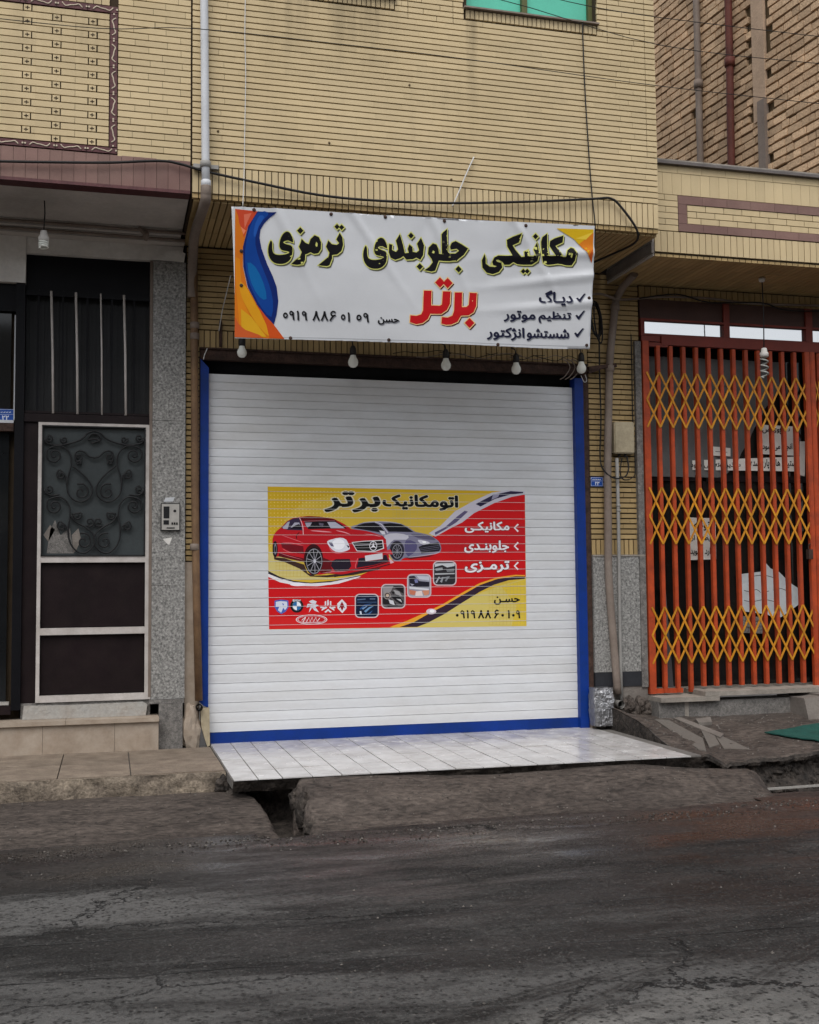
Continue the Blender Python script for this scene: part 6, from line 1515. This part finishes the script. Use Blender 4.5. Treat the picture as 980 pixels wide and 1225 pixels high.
# pier cables
cable('pier_cable', [(717, 380, -.06), (717, 410, -.06), (717.5, 450, -.06), (719, 500, -.06), (718, 545, -.06), (722, 562, -.07), (735, 572, -.08), (748, 570, -.08), (752, 560, -.07), (750, 546, -.05)], .006, M['cable'], 'black cable down the pier that loops below the meter box')
cable('pier_cable', [(755, 400, -.03), (756, 440, -.03), (757, 500, -.03), (760, 560, -.03), (757, 571, -.04), (747, 574, -.05), (742, 566, -.05), (744, 548, -.05)], .0045, M['cable'], 'thin black cable along the right edge of the pier beside the orange gate')
cable('pier_cable', [(703, 352, -.15), (720, 352, -.12), (740, 358, -.08), (765, 357, -.05), (800, 355, -.04), (850, 357, -.04), (900, 363, -.04), (1000, 366, -.04)], .010, M['pipe_taupe'], 'grey cable run along the brick row above the orange gate')
cable('pier_cable', [(765, 357, -.06), (810, 352, -.06), (850, 362, -.06), (910, 362, -.06), (940, 371, -.06), (1000, 372, -.06)], .006, M['cable'], 'black cable sagging along the brick row above the orange gate')
# bundle of coiled cables beside the banner
t = thing('cable_coil', 'dark coil of cable hanging at the top of the pier beside the banner', 'cable coil', tuple(on(715, 385, -.12)))
for k in range(5):
    cx_, cy_ = 714+random.uniform(-2, 2), 383+random.uniform(-3, 3); rx, ry = 6+random.uniform(-2, 3), 22+random.uniform(-4, 4)
    P = [tuple(on(cx_+rx*math.cos(2*math.pi*i/18)+.12*ry*math.sin(2*math.pi*i/18), cy_+ry*math.sin(2*math.pi*i/18), -.12-.008*k)) for i in range(19)]
    b = MB(); b.tube(P, .006, 6, cap=False); b.build('loop', M['cable'], t)
# scrap wiring under the banner's lower edge
t = thing('loose_wiring', 'tangle of dusty wires under the right end of the banner', 'wires', tuple(on(600, 425, -.05)))
for k in range(7):
    x0 = 470+k*28; P = [tuple(on(x0+i*14, 423+k*.9+random.uniform(-4, 4), -.04-.01*random.random())) for i in range(6)]
    b = MB(); b.tube(cr(P, 3), .003, 5); b.build('wire', M['pipe_taupe'] if k % 2 else M['cable'], t)
for k in range(3):
    P = [tuple(on(672+k*6+dx, 430+dy, -.07)) for dx, dy in ((0, 0), (6, 2), (10, 10), (4, 20), (-2, 24))]
    b = MB(); b.tube(cr(P, 3), .004, 5); b.build('wire', M['pipe_taupe'], t)

# ================================================================== PAPERS BEHIND THE GATE
def paper(pts, label, lines, m=None, Y=.13, txt=None):
    t = thing('paper_sheet', label, 'paper notice', tuple(on(pts[0][0], pts[0][1], Y)))
    b = MB(); b.prism([on(x, y, Y) for x, y in pts], (0, .004, 0)); b.build('sheet', m or M['paper'], t)
    pr = Print()
    for (s_, bx) in (txt or []): pr.text(s_, bx, ink(40, 38, 36), .03)
    for a in lines: pr.line(a, .7, ink(70, 66, 62), 2)
    if pr.items: link('writing', pr.mesh('writing', lambda x, y: on(x, y, Y-.0005), lay=.0001), None, t)
paper([(908, 508), (949, 510), (950, 545), (908, 543)], 'square notice with two lines of writing high behind the gate, above the long strip', [], txt=[('تعویض', (912, 511, 945, 520)), ('انجام می شود', (912, 530, 948, 541))])
paper([(822, 551), (960, 546), (961, 564), (822, 562)], 'long white paper strip with black writing across the glass behind the gate', [], M['paper'], txt=[('لاستیک های پاره شده و', (893, 549, 956, 561)), ('پذیرفته می شود', (826, 553, 886, 561))])
paper([(852, 534), (874, 536), (874, 546), (852, 545)], 'small white paper above the left end of the long strip', [[(856, 540), (870, 541)]], Y=.12)
paper([(957, 528), (963, 528), (963, 570), (957, 568)], 'narrow white paper slip beside the gate divider', [], Y=.12)
paper([(823, 619), (856, 620), (857, 669), (824, 670)], 'upright notice with three lines of writing low behind the left of the gate', [], txt=[('توجه', (830, 624, 850, 635)), ('لطفا از', (827, 640, 852, 648)), ('وارد نشوید', (826, 655, 853, 665))])
paper([(884, 687), (910, 684), (915, 672), (922, 680), (932, 684), (945, 697), (957, 705), (957, 722), (944, 732), (930, 741), (918, 735), (888, 731)], 'crumpled pale blue paper with handwriting, low behind the gate', [[(890, 706), (897, 708), (905, 705), (910, 709)], [(912, 700), (912, 708), (920, 707)], [(925, 706), (935, 704), (945, 709)], [(890, 718), (900, 720), (915, 717), (930, 721)], [(897, 690), (915, 688), (930, 693)]], mat('pale_blue_paper', (.66, .72, .74, 1), .8, .08, 6, .3, 30))
paper([(888, 737), (914, 738), (915, 758), (888, 757)], 'small grey paper under the crumpled blue paper', [[(891, 743), (910, 744)], [(891, 750), (908, 751)]], M['granite'])
paper([(970, 524), (995, 525), (995, 582), (970, 580)], 'tan sheet on the glass at the right picture edge', [[(975, 535), (990, 536)]], M['box'])

# ================================================================== ACROSS THE STREET (seen only mirrored in the glass)
OB = thing('opposite_house', 'plain brick house row across the street, behind the camera', 'house', (0, -17, 0))
b = MB(); b.box((-14, -22, -.3), (16, -17, 6.8)); b.build('wall', M['opp'], OB)
for i in range(7):
    x = -12+4*i; b = MB(); b.box((x, -16.99, 3.2), (x+1.5, -16.96, 4.6)); b.build('window', M['dark_glass'], OB)
    b = MB(); b.box((x-.4, -16.99, -.2), (x+2.0, -16.95, 2.3)); b.build('gate', M['pipe_white'] if i % 2 else M['maroon'], OB)
for k in range(4):
    b = MB(); n = 14; b.tube([(-14+30*i/n, -12-.3*k, 7.9+.35*k-.5*math.sin(math.pi*i/n)+(.2*i/n if k % 2 else -.02*i)) for i in range(n+1)], .012, 5)
    b.build('street_wire', M['cable'], label=['lowest', 'second lowest', 'second highest', 'highest'][k]+' wire slung along the far side of the street', cat='wire', group='wires across the street')
